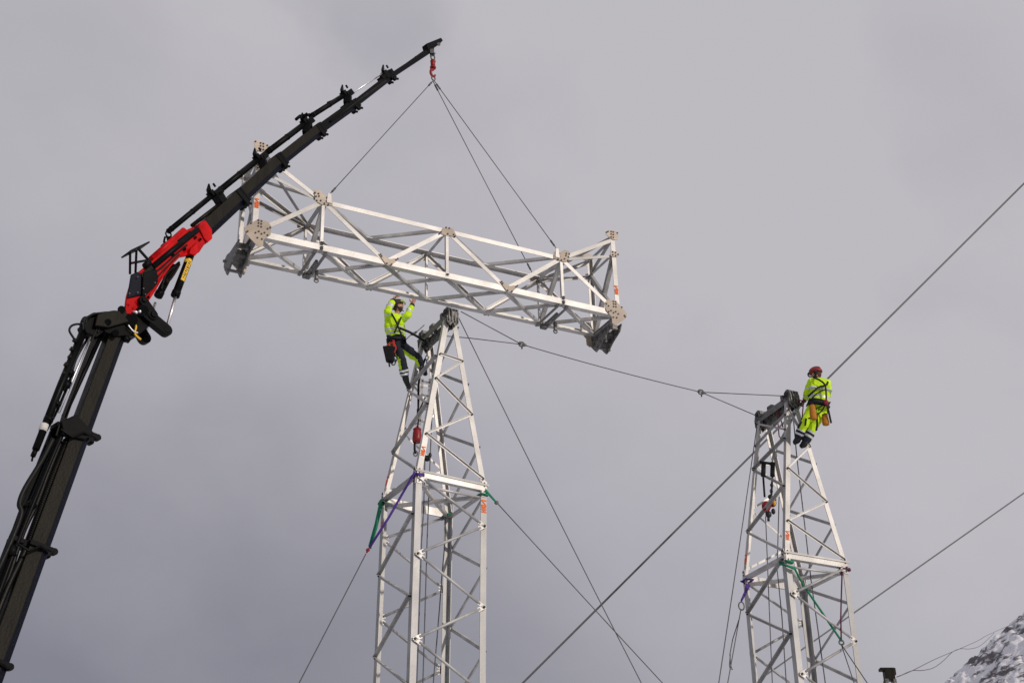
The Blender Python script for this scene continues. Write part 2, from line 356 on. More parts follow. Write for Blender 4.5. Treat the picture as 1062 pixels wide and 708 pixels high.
def tower(loc, zr, yaw, phase, front, label, cross=False):
    root = empty('lattice_tower', (loc[0], loc[1], 0), yaw); tag(root, label, 'tower', 'aluminium lattice towers being assembled')
    X, Y, Z = V((1, 0, 0)), V((0, 1, 0)), V((0, 0, 1))
    def low(l, z):
        sx, sy = SGN[l]; return V((sx*S/2, sy*S/2, z))
    def up(l, t):
        sx, sy = SGN[l]; return V((sx*S/2, sy*S/2, zr)).lerp(V((sx*0.115, sy*LR/2, zr+HT-0.05)), t)
    for l in 'ABCD':
        sx, sy = SGN[l]
        b = MB(); b.angle(low(l, 0.05), low(l, zr-0.02), 0.115, 0.014, (-sx, 0, 0), (0, -sy, 0)); b.build('leg', M['alu_old'], root)
        b = MB(); b.angle(up(l, 0.005), up(l, 0.995), 0.10, 0.013, (-sx, 0, 0), (0, -sy, 0), w2=0.085); b.build('upper_leg', M['alu'], root)
        b = MB(); b.box((sx*S/2, sy*S/2, 0.03), 0.4, 0.4, 0.06); b.build('foot_plate', M['msteel'], root)
        # splice plates with bolts at the ring
        b = MB()
        for k, (d, n) in enumerate((((-sx, 0, 0), (0, sy, 0)), ((0, -sy, 0), (sx, 0, 0)))):
            d = V(d); n = V(n); c = low(l, zr-0.02)+d*0.055+n*0.006
            b.box(c, 0.09, 0.30, 0.010, d, Z)
            for zz in (-.11, -.05, .05, .11):
                b.cyl(c+Z*zz+n*0.004, c+Z*zz+n*0.018, 0.014, 6, 1)
        b.build('splice_plate', [M['alu'], M['bolt']], root)
    faces = dict(AB=('A', 'B', V((0, -1, 0))), BC=('B', 'C', V((1, 0, 0))), CD=('C', 'D', V((0, 1, 0))), DA=('D', 'A', V((-1, 0, 0))))
    def inset(p, l, f, dist):
        # pull an end from the corner on to the flange of the face
        a, c, n = faces[f]; other = c if l == a else a
        d = (V((*SGN[other], 0))-V((*SGN[l], 0))).normalized()
        return p+d*dist
    def brace(p, q, f, style):
        n = faces[f][2]; b = MB(); ax = (q-p).normalized()
        if style == 'rod':
            b.cyl(p+ax*0.09+n*0.03, q-ax*0.09+n*0.03, 0.0235, 10)
            for a, e in ((p-ax*0.03, p+ax*0.13), (q-ax*0.13, q+ax*0.03)):
                b.bar(a+n*0.03, e+n*0.03, 0.014, 0.072, n, 2)
            for e in (p, q): b.cyl(e+n*0.02, e+n*0.058, 0.02, 6, 1)
        else:
            w = 0.055 if style == 'wide' else 0.040
            side = n.cross(ax)
            if side.z > 0: side = -side
            b.angle(p-side*w/2+n*0.004, q-side*w/2+n*0.004, w, 0.007, side, n)
            for e in (p, q): b.cyl(e+n*0.002, e+n*0.034, 0.017, 6, 1)
        b.build('brace', [{'thin': M['alu'], 'rod': M['alu_dull'], 'wide': M['alu_dull'], 'slim': M['alu_dull']}[style], M['bolt'], M['alu']], root)
    # zigzags below the ring: which leg carries the even nodes
    even = dict(AB='A', BC='B', CD='C', DA='D')
    nb = int(zr/HB)
    for f, (a, c, n) in faces.items():
        style = 'rod' if f in ('AB', 'CD') else 'wide'
        for k in range(0, nb):
            l1 = even[f] if (k+phase) % 2 == 0 else (c if even[f] == a else a)
            l2 = c if l1 == a else a
            z1 = zr-k*HB-(0.06 if k == 0 else 0); z2 = zr-(k+1)*HB
            brace(inset(low(l1, z1), l1, f, 0.06), inset(low(l2, z2), l2, f, 0.06), f, style)
    # upper part
    zz = dict(AB=front, DA=[('A', .74), ('D', .665), ('A', .43), ('D', .27), ('A', .03)],
              BC=[('B', .96), ('C', .82), ('B', .61), ('C', .45), ('B', .24), ('C', .05)],
              CD=[('C', .73), ('D', .72), ('C', .57), ('D', .42), ('C', .24), ('D', .05)])
    for f, seq in zz.items():
        for k in range(len(seq)-1):
            (l1, t1), (l2, t2) = seq[k], seq[k+1]
            dd = 0.05*(1-0.5*max(t1, t2))
            brace(inset(up(l1, t1), l1, f, dd), inset(up(l2, t2), l2, f, dd), f, 'thin' if f in ('AB', 'CD') else 'wide')
    if cross:
        brace(inset(up('D', .97), 'D', 'DA', .03), inset(up('A', .80), 'A', 'DA', .03), 'DA', 'slim'); brace(inset(up('D', .82), 'D', 'DA', .03), inset(up('A', .90), 'A', 'DA', .03), 'DA', 'slim')
    # ring
    hs = S/2
    b = MB(); b.angle((-hs+.01, -hs-0.012, zr-0.055), (hs-.01, -hs-0.012, zr-0.055), 0.10, 0.012, Z, Y); b.build('ring_beam', M['alu'], root)
    b = MB(); b.angle((-hs-.02, -hs-0.026, zr+0.075), (hs+.04, -hs-0.026, zr+0.075), 0.075, 0.01, Y, -Z, w2=0.035); b.build('ring_beam', M['alu_dull'], root)
    b = MB(); b.bar((-hs+.02, hs+0.02, zr-0.01), (hs-.02, hs+0.02, zr-0.01), 0.15, 0.04, Z); b.build('ring_beam', M['alu'], root)
    b = MB(); b.angle((-hs-0.01, hs, zr-0.06), (-hs-0.01, -hs, zr-0.06), 0.075, 0.008, Z, X); b.build('ring_beam', M['alu_dull'], root)
    b = MB(); b.angle((hs+0.01, hs, zr-0.10), (hs+0.01, -hs, zr-0.10), 0.09, 0.008, Z, -X); b.build('ring_beam', M['alu_dull'], root)
    for p, q, dz in (((-hs, -hs), (hs, hs), -0.09), ((-hs, hs), (hs, -hs), -0.16)):
        b = MB(); b.angle((p[0]*.93, p[1]*.93, zr+dz), (q[0]*.93, q[1]*.93, zr+dz), 0.06, 0.007, Z, V((p[1]-q[1], q[0]-p[0], 0))); b.build('ring_brace', M['alu'], root)
    b = MB(); b.cyl((-hs+.06, -hs+0.03, zr-0.20), (hs-.06, -hs+0.03, zr-0.17), 0.022); b.build('ring_brace', M['alu'], root)
    # ridge on top, carrying the crossarm hinges
    za = zr+HT
    b = MB()
    for sx in (-1, 1):
        b.angle((sx*0.105, -LR/2+.03, za+0.02), (sx*0.105, LR/2-.03, za+0.02), 0.13, 0.014, -Z, V((-sx, 0, 0)), w2=0.06)
    b.build('ridge_beam', M['msteel'], root)
    b = MB(); b.bar((0, -LR/2+.06, za-0.17), (0, LR/2-.06, za-0.17), 0.16, 0.06, Z)
    for yy in (-.3, 0, .3): b.box((0, yy, za-0.06), 0.17, 0.02, 0.2)
    b.build('web_plate', M['dsteel'], root)
    for sy in (-1, 1):
        yc_ = sy*(LR/2); b = MB()
        ear = [(-.13, -.16), (.13, -.16), (.12, .02)]+[(.10*math.cos(a), .06+.11*math.sin(a)) for a in lin(.2, math.pi-.2, 7)]+[(-.12, .02)]
        for ox in (-.088, -.03, .04, .095): b.plate(ear, (ox, yc_, za), Y, Z, .022)
        b.cyl((-.14, yc_, za+.07), (.14, yc_, za+.07), .045, 12, 1); b.cyl((-.155, yc_+.03, za-.06), (.155, yc_+.03, za-.06), .03, 8)
        b.cyl((-.12, yc_-.06, za+.12), (.12, yc_-.06, za+.12), .022, 8)
        yk = [(-.125, -.06), (.125, -.06), (.115, -.18), (.05, -.25), (.0, -.17), (-.05, -.25), (-.115, -.18)]
        b.plate(yk, (0, yc_+sy*.09, za), X, Z, .02); b.plate(yk, (0, yc_-sy*.07, za), X, Z, .02)
        for px, pz in ((-.08, -.10), (.08, -.10), (-.07, -.19), (.07, -.19), (0, -.11)): b.cyl((px, yc_-.11, za+pz), (px, yc_+.12, za+pz), .017, 6, 1)
        b.box((0.03, yc_+sy*.03, za+.0), .12, .16, .12); b.box((-.10, yc_-sy*.12, za+.03), .09, .08, .10)
        b.build('hinge_lug', [M['dsteel'], M['bolt']], root)
    b = MB(); b.box((-0.06, 0.1, za+0.06), 0.10, 0.16, 0.08); b.box((0.05, 0.22, za+0.045), 0.05, 0.05, 0.05); b.build('cleat', M['dsteel'], root, bevel=0.02)
    return root, low, up
mk = {}
T1, low1, up1 = tower((-1.3934, 21.9377), 10.7656, 0.5291, 0,
    [('A', .75), ('B', .74), ('A', .59), ('B', .42), ('A', .24), ('B', .05)],
    'aluminium lattice tower under the hanging truss, nearer the crane')
T2, low2, up2 = tower((5.2364, 23.8516), 9.9751, 0.4291, 1,
    [('A', .93), ('B', .71), ('A', .54), ('B', .37), ('A', .21), ('B', .03)],
    'aluminium lattice tower on the right with the worker in red helmet at its top', True)
X, Y, Z = V((1, 0, 0)), V((0, 1, 0)), V((0, 0, 1))
def up_mark(T, up, l, t, zr, s=0.078):
    p = up(l, t); sx, sy = SGN[l]; ax = (up(l, t+.1)-p).normalized()
    if sy < 0: paint_mark(T, p+V((-sx*0.05, -0.006, 0)), X, ax, s)
    else: paint_mark(T, p+V((-0.006, -0.045, 0)), -Y, ax, s)
up_mark(T1, up1, 'A', .135, 10.7656); up_mark(T1, up1, 'D', .11, 10.7656)
paint_mark(T1, low1('B', 10.7656-0.34)+V((-0.058, -0.006, 0)), X, Z, 0.10)
paint_mark(T1, low1('D', 10.7656-0.50)+V((-0.006, -0.058, 0)), -Y, Z, 0.06)
up_mark(T2, up2, 'A', .12, 9.9751); up_mark(T2, up2, 'D', .11, 9.9751)

# ------------------------------------------------------------------ the hanging crossarm
BO = V((-5.0199*.92, 21.7697*.92, 1.7+14.5*.92)); BYAW, BTILT, BROLL = 0.4667, 0.0335, 0.0145
BL_, BW, BH, BE, BQ = 7.594, 1.01, 0.9958, 1.8273, 1.2724
be = V((math.cos(BYAW)*math.cos(BTILT), math.sin(BYAW)*math.cos(BTILT), math.sin(BTILT)))
bn = V((-math.sin(BYAW), math.cos(BYAW), 0)); bgv = be.cross(bn)
bn, bgv = math.cos(BROLL)*bn+math.sin(BROLL)*bgv, math.cos(BROLL)*bgv-math.sin(BROLL)*bn
BM_ = Matrix(((be.x, bn.x, bgv.x, BO.x), (be.y, bn.y, bgv.y, BO.y), (be.z, bn.z, bgv.z, BO.z), (0, 0, 0, 1)))
BI = BM_.inverted()
arm = empty('lattice_crossarm', mat=BM_)
tag(arm, 'long aluminium box truss with bolted beige corner plates hanging level from the crane', 'crossarm')
def Bp(s, d, k): return V((s, d, k))
bm_ = (BL_-2*BQ)/4
SX = [0, BQ, BQ+bm_, BQ+2*bm_, BQ+3*bm_, BQ+4*bm_, BL_]
def front(px, py, d=0.0):
    """position on the truss face plane at depth d (local s,k)"""
    dr = CF + (px-531)/FPX*CR - (py-354)/FPX*CU
    o = BM_ @ V((0, d, 0)); t = (o-CAMP).dot(bn)/dr.dot(bn)
    l = BI @ (CAMP+dr*t); return (l.x, l.z)
E_, Nn, G_ = V((1, 0, 0)), V((0, 1, 0)), V((0, 0, 1))
for d, sg in ((0, 1), (BW, -1)):
    inn = Nn*sg
    b = MB(); b.angle((0.02, d, -0.06), (BL_-.02, d, -0.06), 0.125, 0.013, G_, inn); b.build('bottom_chord', M['alu'], arm)
    b = MB(); b.angle((SX[1], d, BH+.045), (SX[5], d, BH+.045), 0.095 if d == 0 else .045, 0.012, -G_, inn, w2=.095 if d == 0 else .13); b.build('top_chord', M['alu'], arm)
    for x0, x1 in ((SX[1], 0), (SX[5], BL_)):
        b = MB(); b.angle((x0, d, BH+.04), (x1, d, BE-.02), 0.08, 0.011, -G_, inn); b.build('top_chord', M['alu'], arm)
    for x0, sx in ((0, 1), (BL_, -1)):
        b = MB(); b.angle((x0-sx*.04, d-sg*0.002, 0), (x0-sx*.04, d-sg*0.002, BE-.02), 0.10, 0.012, E_*sx, inn); b.build('end_post', M['alu'], arm)
        b = MB(); xm = SX[1] if sx > 0 else SX[5]
        b.angle((xm, d+sg*.02, BH+.02), (x0, d+sg*.02, BE-.42), 0.06, 0.009, -G_, inn); b.build('strut', M['alu_dull'], arm)
    tops = [(SX[1], BH), (SX[3], BH), (SX[5], BH)]; bots = [(0, 0), (SX[2], 0), (SX[4], 0), (BL_, 0)]
    zig = [bots[0], tops[0], bots[1], tops[1], bots[2], tops[2], bots[3]]
    for k in range(6):
        p, q = zig[k], zig[k+1]
        P = Bp(p[0], d-sg*0.004, p[1]); Q = Bp(q[0], d-sg*0.004, q[1]); ax = (Q-P).normalized(); side = V((-ax.z, 0, ax.x))
        if side.z < 0: side = -side
        P += ax*0.06; Q -= ax*0.06
        b = MB(); b.angle(P+side*0.04, Q+side*0.04, 0.085, 0.011, -side, inn, w2=0.06); b.build('diagonal', M['alu'], arm)
    for s in (SX[1], SX[3], SX[5]):
        b = MB(); b.angle((s-0.03, d-sg*0.006, -0.02), (s-0.03, d-sg*0.006, BH), 0.058, 0.009, E_, inn); b.build('vertical', M['alu'], arm)
# bottom and top plane bracing, cross frames
def strut(p, q, w=0.06, m='alu_dull', name='brace', d1=None, d2=None):
    p = V(p); q = V(q); ax = (q-p).normalized(); d1 = d1 or G_.cross(ax).normalized(); d2 = d2 or G_
    b = MB(); b.angle(p-d1*w/2, q-d1*w/2, w, 0.008, d1, d2); b.build(name, M[m], arm)
e_ = 0.05
for k in range(6):
    strut((SX[k], e_, -0.075), (SX[k+1], BW-e_, -0.075)); strut((SX[k], BW-e_, -0.062), (SX[k+1], e_, -0.062))
for k in (1, 2, 3, 4):
    p, q = ((SX[k], e_, BH+.03), (SX[k+1], BW-e_, BH+.03)) if k % 2 else ((SX[k], BW-e_, BH+.03), (SX[k+1], e_, BH+.03))
    strut(p, q)
for s in (SX[1], SX[5]):
    strut((s, e_, BH), (s, BW-e_, BH), 0.08); strut((s+.03, e_, BH-.06), (s+.03, BW-e_, 0.06), 0.08, d1=E_, d2=Nn)
    for off in (-.10, .10):
        strut((s+off, 0.02, -0.10), (s+off, BW-.02, -0.10), 0.06, 'msteel', 'hinge_beam')
    b = MB(); b.bar((s+.02, 0.3, -0.12), (s+.02, BW-.05, -0.12), 0.06, 0.05, G_); b.box((s+.02, BW-.16, -0.13), 0.14, 0.16, 0.09)
    b.box((s+.12, BW-.42, -0.24), 0.05, 0.07, 0.20); b.torus((s+.12, BW-.42, -0.36), E_, G_, 0.04, 0.014)
    b.build('hinge_clamp', M['dsteel'], arm, bevel=0.01)
strut((SX[3], e_, BH), (SX[3], BW-e_, BH), 0.06)
for x0, sx in ((0, 1), (BL_, -1)):
    zm = BE-.42
    strut((x0+sx*.02, e_, BE-.06), (x0+sx*.02, BW-e_, BE-.06), 0.07)
    strut((x0+sx*.02, e_, zm), (x0+sx*.02, BW-e_, zm), 0.06)
    strut((x0+sx*.03, e_, zm), (x0+sx*.03, BW-e_, 0.03), 0.085, d1=Nn, d2=E_)
    strut((x0+sx*.05, BW-e_, zm), (x0+sx*.05, e_, 0.03), 0.075, d1=Nn, d2=E_)
    strut((x0+sx*.03, e_, BE-.05), (x0+sx*.03, BW-e_, zm+.03), 0.05, d1=Nn, d2=E_)
    xm = SX[1] if sx > 0 else SX[5]
    strut((xm, e_, BH+.05), (x0+sx*.03, BW-e_, BE-.03), 0.06); strut((xm, BW-e_, BH+.07), (x0+sx*.03, e_, BE-.05), 0.06)
    strut((x0+sx*.02, e_, -0.03), (x0+sx*.02, BW-e_, -0.03), 0.10, 'msteel')
    # heavy hinge lug hanging below the end frame
    b = MB()
    for off in (-.20, .04):
        b.plate([(.22, -.02), (.30, -.16), (.60, -.28), (.80, -.40), (.88, -.42), (.94, -.36), (1.17, -.10), (1.15, .04), (1.0, .08), (.80, .02)], (x0+sx*off, 0, -.05), Nn, G_, .03)
    b.cyl((x0-sx*.27, .84, -.38), (x0+sx*.10, .84, -.38), .03, 10, 1); b.cyl((x0-sx*.26, 1.06, -.08), (x0+sx*.10, 1.06, -.08), .03, 8, 1)
    b.box((x0-sx*.08, .72, -.14), .24, .36, .12); b.bar((x0-sx*.22, .35, -.12), (x0+sx*.06, .35, -.12), .10, .06, G_)
    b.build('hinge_lug', [M['dsteel'], M['msteel']], arm, bevel=0.006)
    b = MB(); b.cyl((x0+sx*.05, BW-.55, -0.08), (x0+sx*.05, BW-.55, -0.40), 0.020, 8); b.cyl((x0+sx*.05, BW-.55, -0.40), (x0+sx*.05, BW-.55, -0.43), 0.028, 6)
    b.bar((x0+sx*.05, 0.05, -0.10), (x0+sx*.05, BW-.15, -0.10), 0.06, 0.09, G_)
    b.build('hanger_rod', M['msteel'], arm)
def gusset(poly, bolts, d, out, rad=0.017, name='gusset_plate'):
    b = MB(); b.plate(poly, (0, d+out*0.016, 0), E_, G_, 0.012)
    for s, k in bolts: b.cyl((s, d+out*0.016, k), (s, d+out*0.038, k), rad, 6, 1)
    return b.build(name, [M['gusset'], M['bolt']], arm)
def conv(px, ox, oy, sc): return [front(ox+x*sc, oy+y*sc) for x, y in px]
gl = conv([(375, 155), (245, 235), (255, 285), (380, 415), (420, 405), (425, 345), (490, 300), (495, 225), (470, 185), (410, 165)], 225, 210, .113)
glb = conv([(378, 170), (405, 178), (378, 195), (403, 203), (376, 222), (403, 230), (462, 248), (486, 237), (350, 284), (380, 272), (405, 294), (433, 284), (460, 306), (368, 330), (408, 342), (308, 197), (278, 270), (268, 278)], 225, 210, .113)
gt = conv([(415, 265), (440, 268), (460, 290), (490, 300), (490, 330), (445, 325), (420, 310)], 220, 130, .2542)
gtb = conv([(418, 278), (432, 282), (422, 293), (434, 292), (425, 310), (441, 310), (465, 312), (480, 318), (466, 298), (478, 296), (456, 322), (472, 326)], 220, 130, .2542)
gm = conv([(895, 370), (915, 330), (985, 335), (1010, 385), (990, 395), (955, 385), (925, 385)], 330, 190, .1413)
gmb = conv([(888, 372), (897, 363), (935, 330), (958, 335), (990, 382), (1000, 395), (947, 376)], 330, 190, .1413)
gb = conv([(440, 520), (470, 530), (520, 560), (560, 555), (590, 560), (540, 600), (500, 605)], 330, 190, .1413)
gbb = conv([(455, 527), (462, 540), (500, 593), (535, 600), (568, 567), (580, 558)], 330, 190, .1413)
ge = conv([(335, 100), (400, 105), (485, 160), (480, 190), (400, 200), (345, 180)], 225, 135, .113)
geb = conv([(350, 112), (397, 125), (422, 132), (397, 152), (422, 158), (397, 180), (422, 186), (458, 148), (475, 165)], 225, 135, .113)
gp = [(-.07, BE-.48), (.09, BE-.50), (.10, BE-.36), (-.07, BE-.36), (-.12, BE-.42)]
gpb = [(-.02, BE-.46), (.05, BE-.46), (-.02, BE-.39), (.05, BE-.39), (-.08, BE-.42)]
mir = lambda P: [(BL_-s, k) for s, k in P]
sh = lambda P, ds: [(s+ds, k) for s, k in P]
for d, o_ in ((0, -1), (BW, 1)):
    for pl, bo in ((gl, glb), (gt, gtb), (ge, geb), (gp, gpb)):
        gusset(pl, bo, d, o_); gusset(mir(pl), mir(bo), d, o_)
    gusset(gm, gmb, d, o_)
    gusset(gb, gbb, d, o_); gusset(sh(gb, 2*bm_), sh(gbb, 2*bm_), d, o_)
    for s in (SX[1], SX[3], SX[5]):
        b = MB()
        for k in (0.06, 0.10, 0.0, -0.04) if s != SX[3] else (0.02,):
            for ds in (-.014, .014): b.cyl((s+ds, d+o_*.004, k), (s+ds, d+o_*.034, k), 0.015, 6)
        b.build('bolt', M['bolt'], arm)
paint_mark(arm, Bp(0.012, -0.012, 0.62), E_, G_, 0.085); paint_mark(arm, Bp(BL_-0.012, -0.012, 0.55), E_, G_, 0.085)
for s, d in ((SX[1]+.10, 0), (SX[5]-.10, 0), (SX[5]-.10, BW)):
    b = MB(); b.plate([(-.05, -.09), (.05, -.09), (.03, .12), (-.03, .12)], (s, d-.03 if d == 0 else d+.03, BH+.07), E_, G_, 0.02)
    b.build('lifting_eye', M['alu'], arm)

# ------------------------------------------------------------------ loader crane
CA = math.radians(45)
cu = V((math.cos(CA), math.sin(CA), 0)); cn = V((-math.sin(CA), math.cos(CA), 0))     # cn points away from the camera
HOOK = U(449.5, 84, 22.1655)
def K_(px, py, off=0.0):
    """point on the vertical plane the crane works in; off = sideways from that plane"""
    d = CF + (px-531)/FPX*CR - (py-354)/FPX*CU
    o = HOOK+cn*off
    return CAMP + d*((o-CAMP).dot(cn)/d.dot(cn))
crane = empty('loader_crane', (K_(-40, 800).x, K_(-40, 800).y, 0))
tag(crane, 'black knuckle boom loader crane with red elbow section, reaching up from lower left', 'crane')
CI = Matrix.Translation(-crane.location)
def cpart(b, name, m, bevel=0, parent=None): return b.build(name, m, parent or crane, inv=CI, bevel=bevel)
def boxbeam(b, pts, w, t, off=0, mi=0):
    """box section along pts (pixels) ; w = section height in m at each point, t = thickness across the plane; hexagonal underside"""
    P = [K_(x, y, off) for x, y in pts]; n = len(P)
    vs = []
    for i, p in enumerate(P):
        ax = (P[min(n-1, i+1)]-P[max(0, i-1)]).normalized(); upv = ax.cross(cn); 
        if upv.dot(V((0, 0, 1))-cu) < 0: upv = -upv
        h = w[i]/2; q = t[i]/2
        for a, c in ((h, q), (h, -q), (-h*.35, -q), (-h, -q*.45), (-h, q*.45), (-h*.35, q)): vs.append(p+upv*a+cn*c)
    fs = []
    for i in range(n-1):
        for k in range(6): fs.append([i*6+k, i*6+(k+1) % 6, (i+1)*6+(k+1) % 6, (i+1)*6+k])
    ends = [list(range(6)), [(n-1)*6+k for k in range(6)][::-1]]
    b0 = len(b.m); b.add(vs, fs+ends, mi)
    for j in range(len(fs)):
        if j % 6 in (2, 3, 4): b.m[b0+j] = 1  # navy on the lower faces: blue rim reflection put into the colour
def poly_plate(px, off, t, name, m, bevel=0.012):
    b = MB(); P = [K_(x, y, off) for x, y in px]; o = P[0]
    b.plate([((p-o).dot(cu), p.z-o.z) for p in P], o, cu, V((0, 0, 1)), t); return cpart(b, name, m, bevel)
def rod(b, px, r, off=0, n=12, mi=0): b.tube([K_(x, y, off) for x, y in px], r, n, mi)

# main boom (two telescopic stages), square dusty sections
b = MB(); boxbeam(b, [(79, 457), (36, 574), (-9, 698), (-60, 838)], [.30, .31, .32, .33], [.26]*4); cpart(b, 'outer_boom', [M['olive'], M['navy_and_rim']], .012)
b = MB(); boxbeam(b, [(123, 340), (79, 459)], [.275, .285], [.22]*2); cpart(b, 'inner_boom', [M['olive'], M['navy_and_rim']], .012)
bot = K_(-60, 838)
b = MB(); b.box((bot.x, bot.y, bot.z/2+.2), 0.6, 0.6, bot.z+.4, cu, cn); cpart(b, 'crane_column', M['black'], .03)
b = MB(); b.box((bot.x-1.0, bot.y-1.0, 0.55), 6.0, 2.3, 0.5, cu, cn); b.box((bot.x-1.0, bot.y-1.0, 0.15), 3.0, 2.0, 0.3, cu, cn); cpart(b, 'crane_base', M['black'], .05)
# clamp frames on the boom
def clamp(cx, cy, wpx, s=1.0):
    b = MB(); ang = math.atan2(116, -43); ux, uy = math.cos(ang-math.pi/2), math.sin(ang-math.pi/2)
    p = K_(cx, cy); up_ = (K_(cx+8, cy+3)-K_(cx-8, cy-3)).normalized(); ax = up_.cross(cn)
    b.box(p, 0.36*s, 0.34*s, 0.07, up_, cn)
    q = K_(cx+14, cy+5); 
    for o in (-.10, .10):
        b.cyl(q+cn*(o-.04), q+cn*(o+.04), 0.05); b.bar(p, q+cn*o, 0.05, 0.05)
    l = K_(cx-22, cy-8); b.bar(p, l, 0.10, 0.14); b.box(l, .16, .22, .07, up_, cn)
    b.tube([K_(cx-20, cy-6, -.2), K_(cx-8, cy+2, -.22), K_(cx+4, cy-3, -.22), K_(cx+15, cy+3, -.15)], .018)
    cpart(b, 'boom_clamp', M['black'], .01)
clamp(83, 451, 20); clamp(38, 569, 20); clamp(-8, 688, 20, 1.05)
poly_plate([(63, 437), (78, 430), (97, 449), (88, 456), (66, 452)], -.16, .05, 'hose_bracket', M['black'])
# extension cylinders beside the boom
b = MB(); rod(b, [(107, 343), (66, 432)], .036, .02); cpart(b, 'extension_cylinder', M['black'])
b = MB(); rod(b, [(99, 337), (61, 428)], .017, -.06, mi=0); cpart(b, 'extension_rod', M['chrome'])
b = MB(); rod(b, [(88, 340), (63, 400), (37, 466)], [.060, .058, .052], -.02); rod(b, [(37, 466), (34, 473)], .036, -.02); rod(b, [(34, 473), (33, 478)], .014, -.02)
rod(b, [(70, 396), (67, 403)], .075, -.02)
cpart(b, 'extension_cylinder', [M['black'], M['sticker_white']])
b = MB(); rod(b, [(46.5, 440), (44, 447)], .060, -.02); cpart(b, 'tag_sleeve', M['sticker_white'])
for k, (x, y) in enumerate(((78, 352), (75, 361), (73, 369), (69, 377), (67, 386))):
    b = MB(); rod(b, [(x-2, y), (x+1, y+2)], .035, -.04); cpart(b, 'hose_fitting', M['olive'])
def hose(pts, r, off=0, m='rubber', name='hose'):
    # smooth through points
    P = [K_(x, y, off) for x, y in pts]; Q = []
    for i in range(len(P)-1):
        p0, p1, p2, p3 = P[max(0, i-1)], P[i], P[i+1], P[min(len(P)-1, i+2)]
        for k in range(8):
            t = k/8; Q.append(0.5*((2*p1)+(p2-p0)*t+(2*p0-5*p1+4*p2-p3)*t*t+(3*p1-p0-3*p2+p3)*t**3))
    Q.append(P[-1]); b = MB(); b.tube(Q, r, 8); return cpart(b, name, M[m])
hose([(86, 337), (80, 336), (74, 338), (72, 343), (76, 350), (79, 355)], .017, -.05)
hose([(96, 331), (88, 329), (84, 335), (83, 345)], .017, -.1); hose([(108, 329), (98, 325), (89, 332), (86, 342)], .017, .05)
hose([(130, 326), (118, 323), (104, 328), (98, 338)], .018, .1); hose([(128, 331), (116, 330), (107, 334), (101, 345)], .016, -.12)
for k, off in enumerate((-.10, -.03, .05, .12)):
    hose([(66-k, 447), (54-k*1.5, 474), (38-k*2, 513), (18-k*3, 563), (-4-k*3, 622), (-40-k*3, 720)], .03+.006*(k % 2), off, 'black', 'hydraulic_pipe')
hose([(55, 455), (43, 478), (26, 506), (20, 522), (22, 533), (12, 560), (-6, 600), (-30, 660)], .036, -.08)
hose([(63, 458), (50, 490), (38, 522), (24, 552), (8, 600), (-20, 670)], .036, .0)
hose([(70, 455), (56, 490), (44, 522), (28, 566), (4, 618), (-26, 700)], .042, -.03)
b = MB()
for t in lin(0, 1, 46):
    x, y = 68+(30-68)*t, 462+(562-462)*t; rod(b, [(x, y), (x-.5, y+1)], .055, -.03, 10)
cpart(b, 'spiral_guard', M['rubber'])
b = MB(); rod(b, [(14, 566), (12, 576)], .05, -.1); rod(b, [(34, 522), (30, 526)], .07, -.05); cpart(b, 'hose_clip', M['black'], 0)

# knuckle
poly_plate([(83, 339), (90, 332), (102, 329), (107, 336), (105, 346), (97, 352), (86, 347)], -.02, .20, 'cylinder_bracket', M['black'])
for k in range(6):
    o_ = -.16+.06*k
    hose([(86+2*k, 342-k), (88+3*k, 331-k*.8), (100+4*k, 325-k*.3), (114+4*k, 326), (124+4*k, 333+k)], .016+.003*(k % 3), o_)
for k in range(4):
    hose([(101+2*k, 340), (94+1.5*k, 356), (80+1.5*k, 392), (66+1.5*k, 428), (58+2*k, 452)], .014, -.12+.07*k)
hose([(92, 349), (79, 372), (72, 395), (58, 428), (48, 446)], .02, .05)
for k, (x, y) in enumerate(((74, 388), (60, 420), (52, 436))):
    b = MB(); rod(b, [(x-1, y-3), (x-2.5, y+1)], .07, -.02); cpart(b, 'cylinder_band', M['black'])
poly_plate([(52, 446), (64, 438), (68, 448), (58, 470), (36, 520), (24, 552), (14, 566), (10, 556), (26, 512), (40, 476)], .10, .05, 'hose_tray', M['black'])
poly_plate([(98, 332), (128, 326), (146, 322), (152, 330), (150, 341), (137, 352), (114, 352), (104, 348)], 0, .30, 'knuckle_block', M['black'])
poly_plate([(101, 326), (130, 321), (133, 334), (112, 340), (98, 338)], -.19, .05, 'knuckle_plate', M['olive'])
b = MB()
for (x, y, r) in ((126, 321, .06), (136, 332, .10), (148, 322, .09), (112, 334, .05), (120, 345, .05)):
    b.cyl(K_(x, y, -.24), K_(x, y, .22), r)
cpart(b, 'pivot_pin', M['black'])
def link(p, q, w0, w1, off, t=.075):
    b = MB(); P = K_(*p, off); Q = K_(*q, off); d = (Q-P).normalized(); s = cn.cross(d).normalized()
    poly = []
    for k in range(9): a = math.pi/2+math.pi*k/8; poly.append((w0*math.cos(a), w0*math.sin(a)))
    L = (Q-P).length
    for k in range(9): a = -math.pi/2+math.pi*k/8; poly.append((L+w1*math.cos(a), w1*math.sin(a)))
    b.plate(poly, P, d, s, t); b.cyl(Q-cn*.07, Q+cn*.07, w1*.62, 14); b.cyl(P-cn*.07, P+cn*.07, w0*.55, 14)
    cpart(b, 'link_arm', M['black'], .01)
link((148, 312), (158, 327), .075, .085, -.22); link((152, 327), (171.5, 343), .10, .095, -.17, .12); link((137, 331), (149.5, 351), .085, .095, .16, .12)
link((150, 326), (160, 335), .08, .08, -.05)
hose([(136, 332), (141, 338), (140, 346), (146, 352)], .016, -.2, 'yellow'); hose([(133, 337), (138, 343), (143, 345)], .012, -.22, 'chrome')
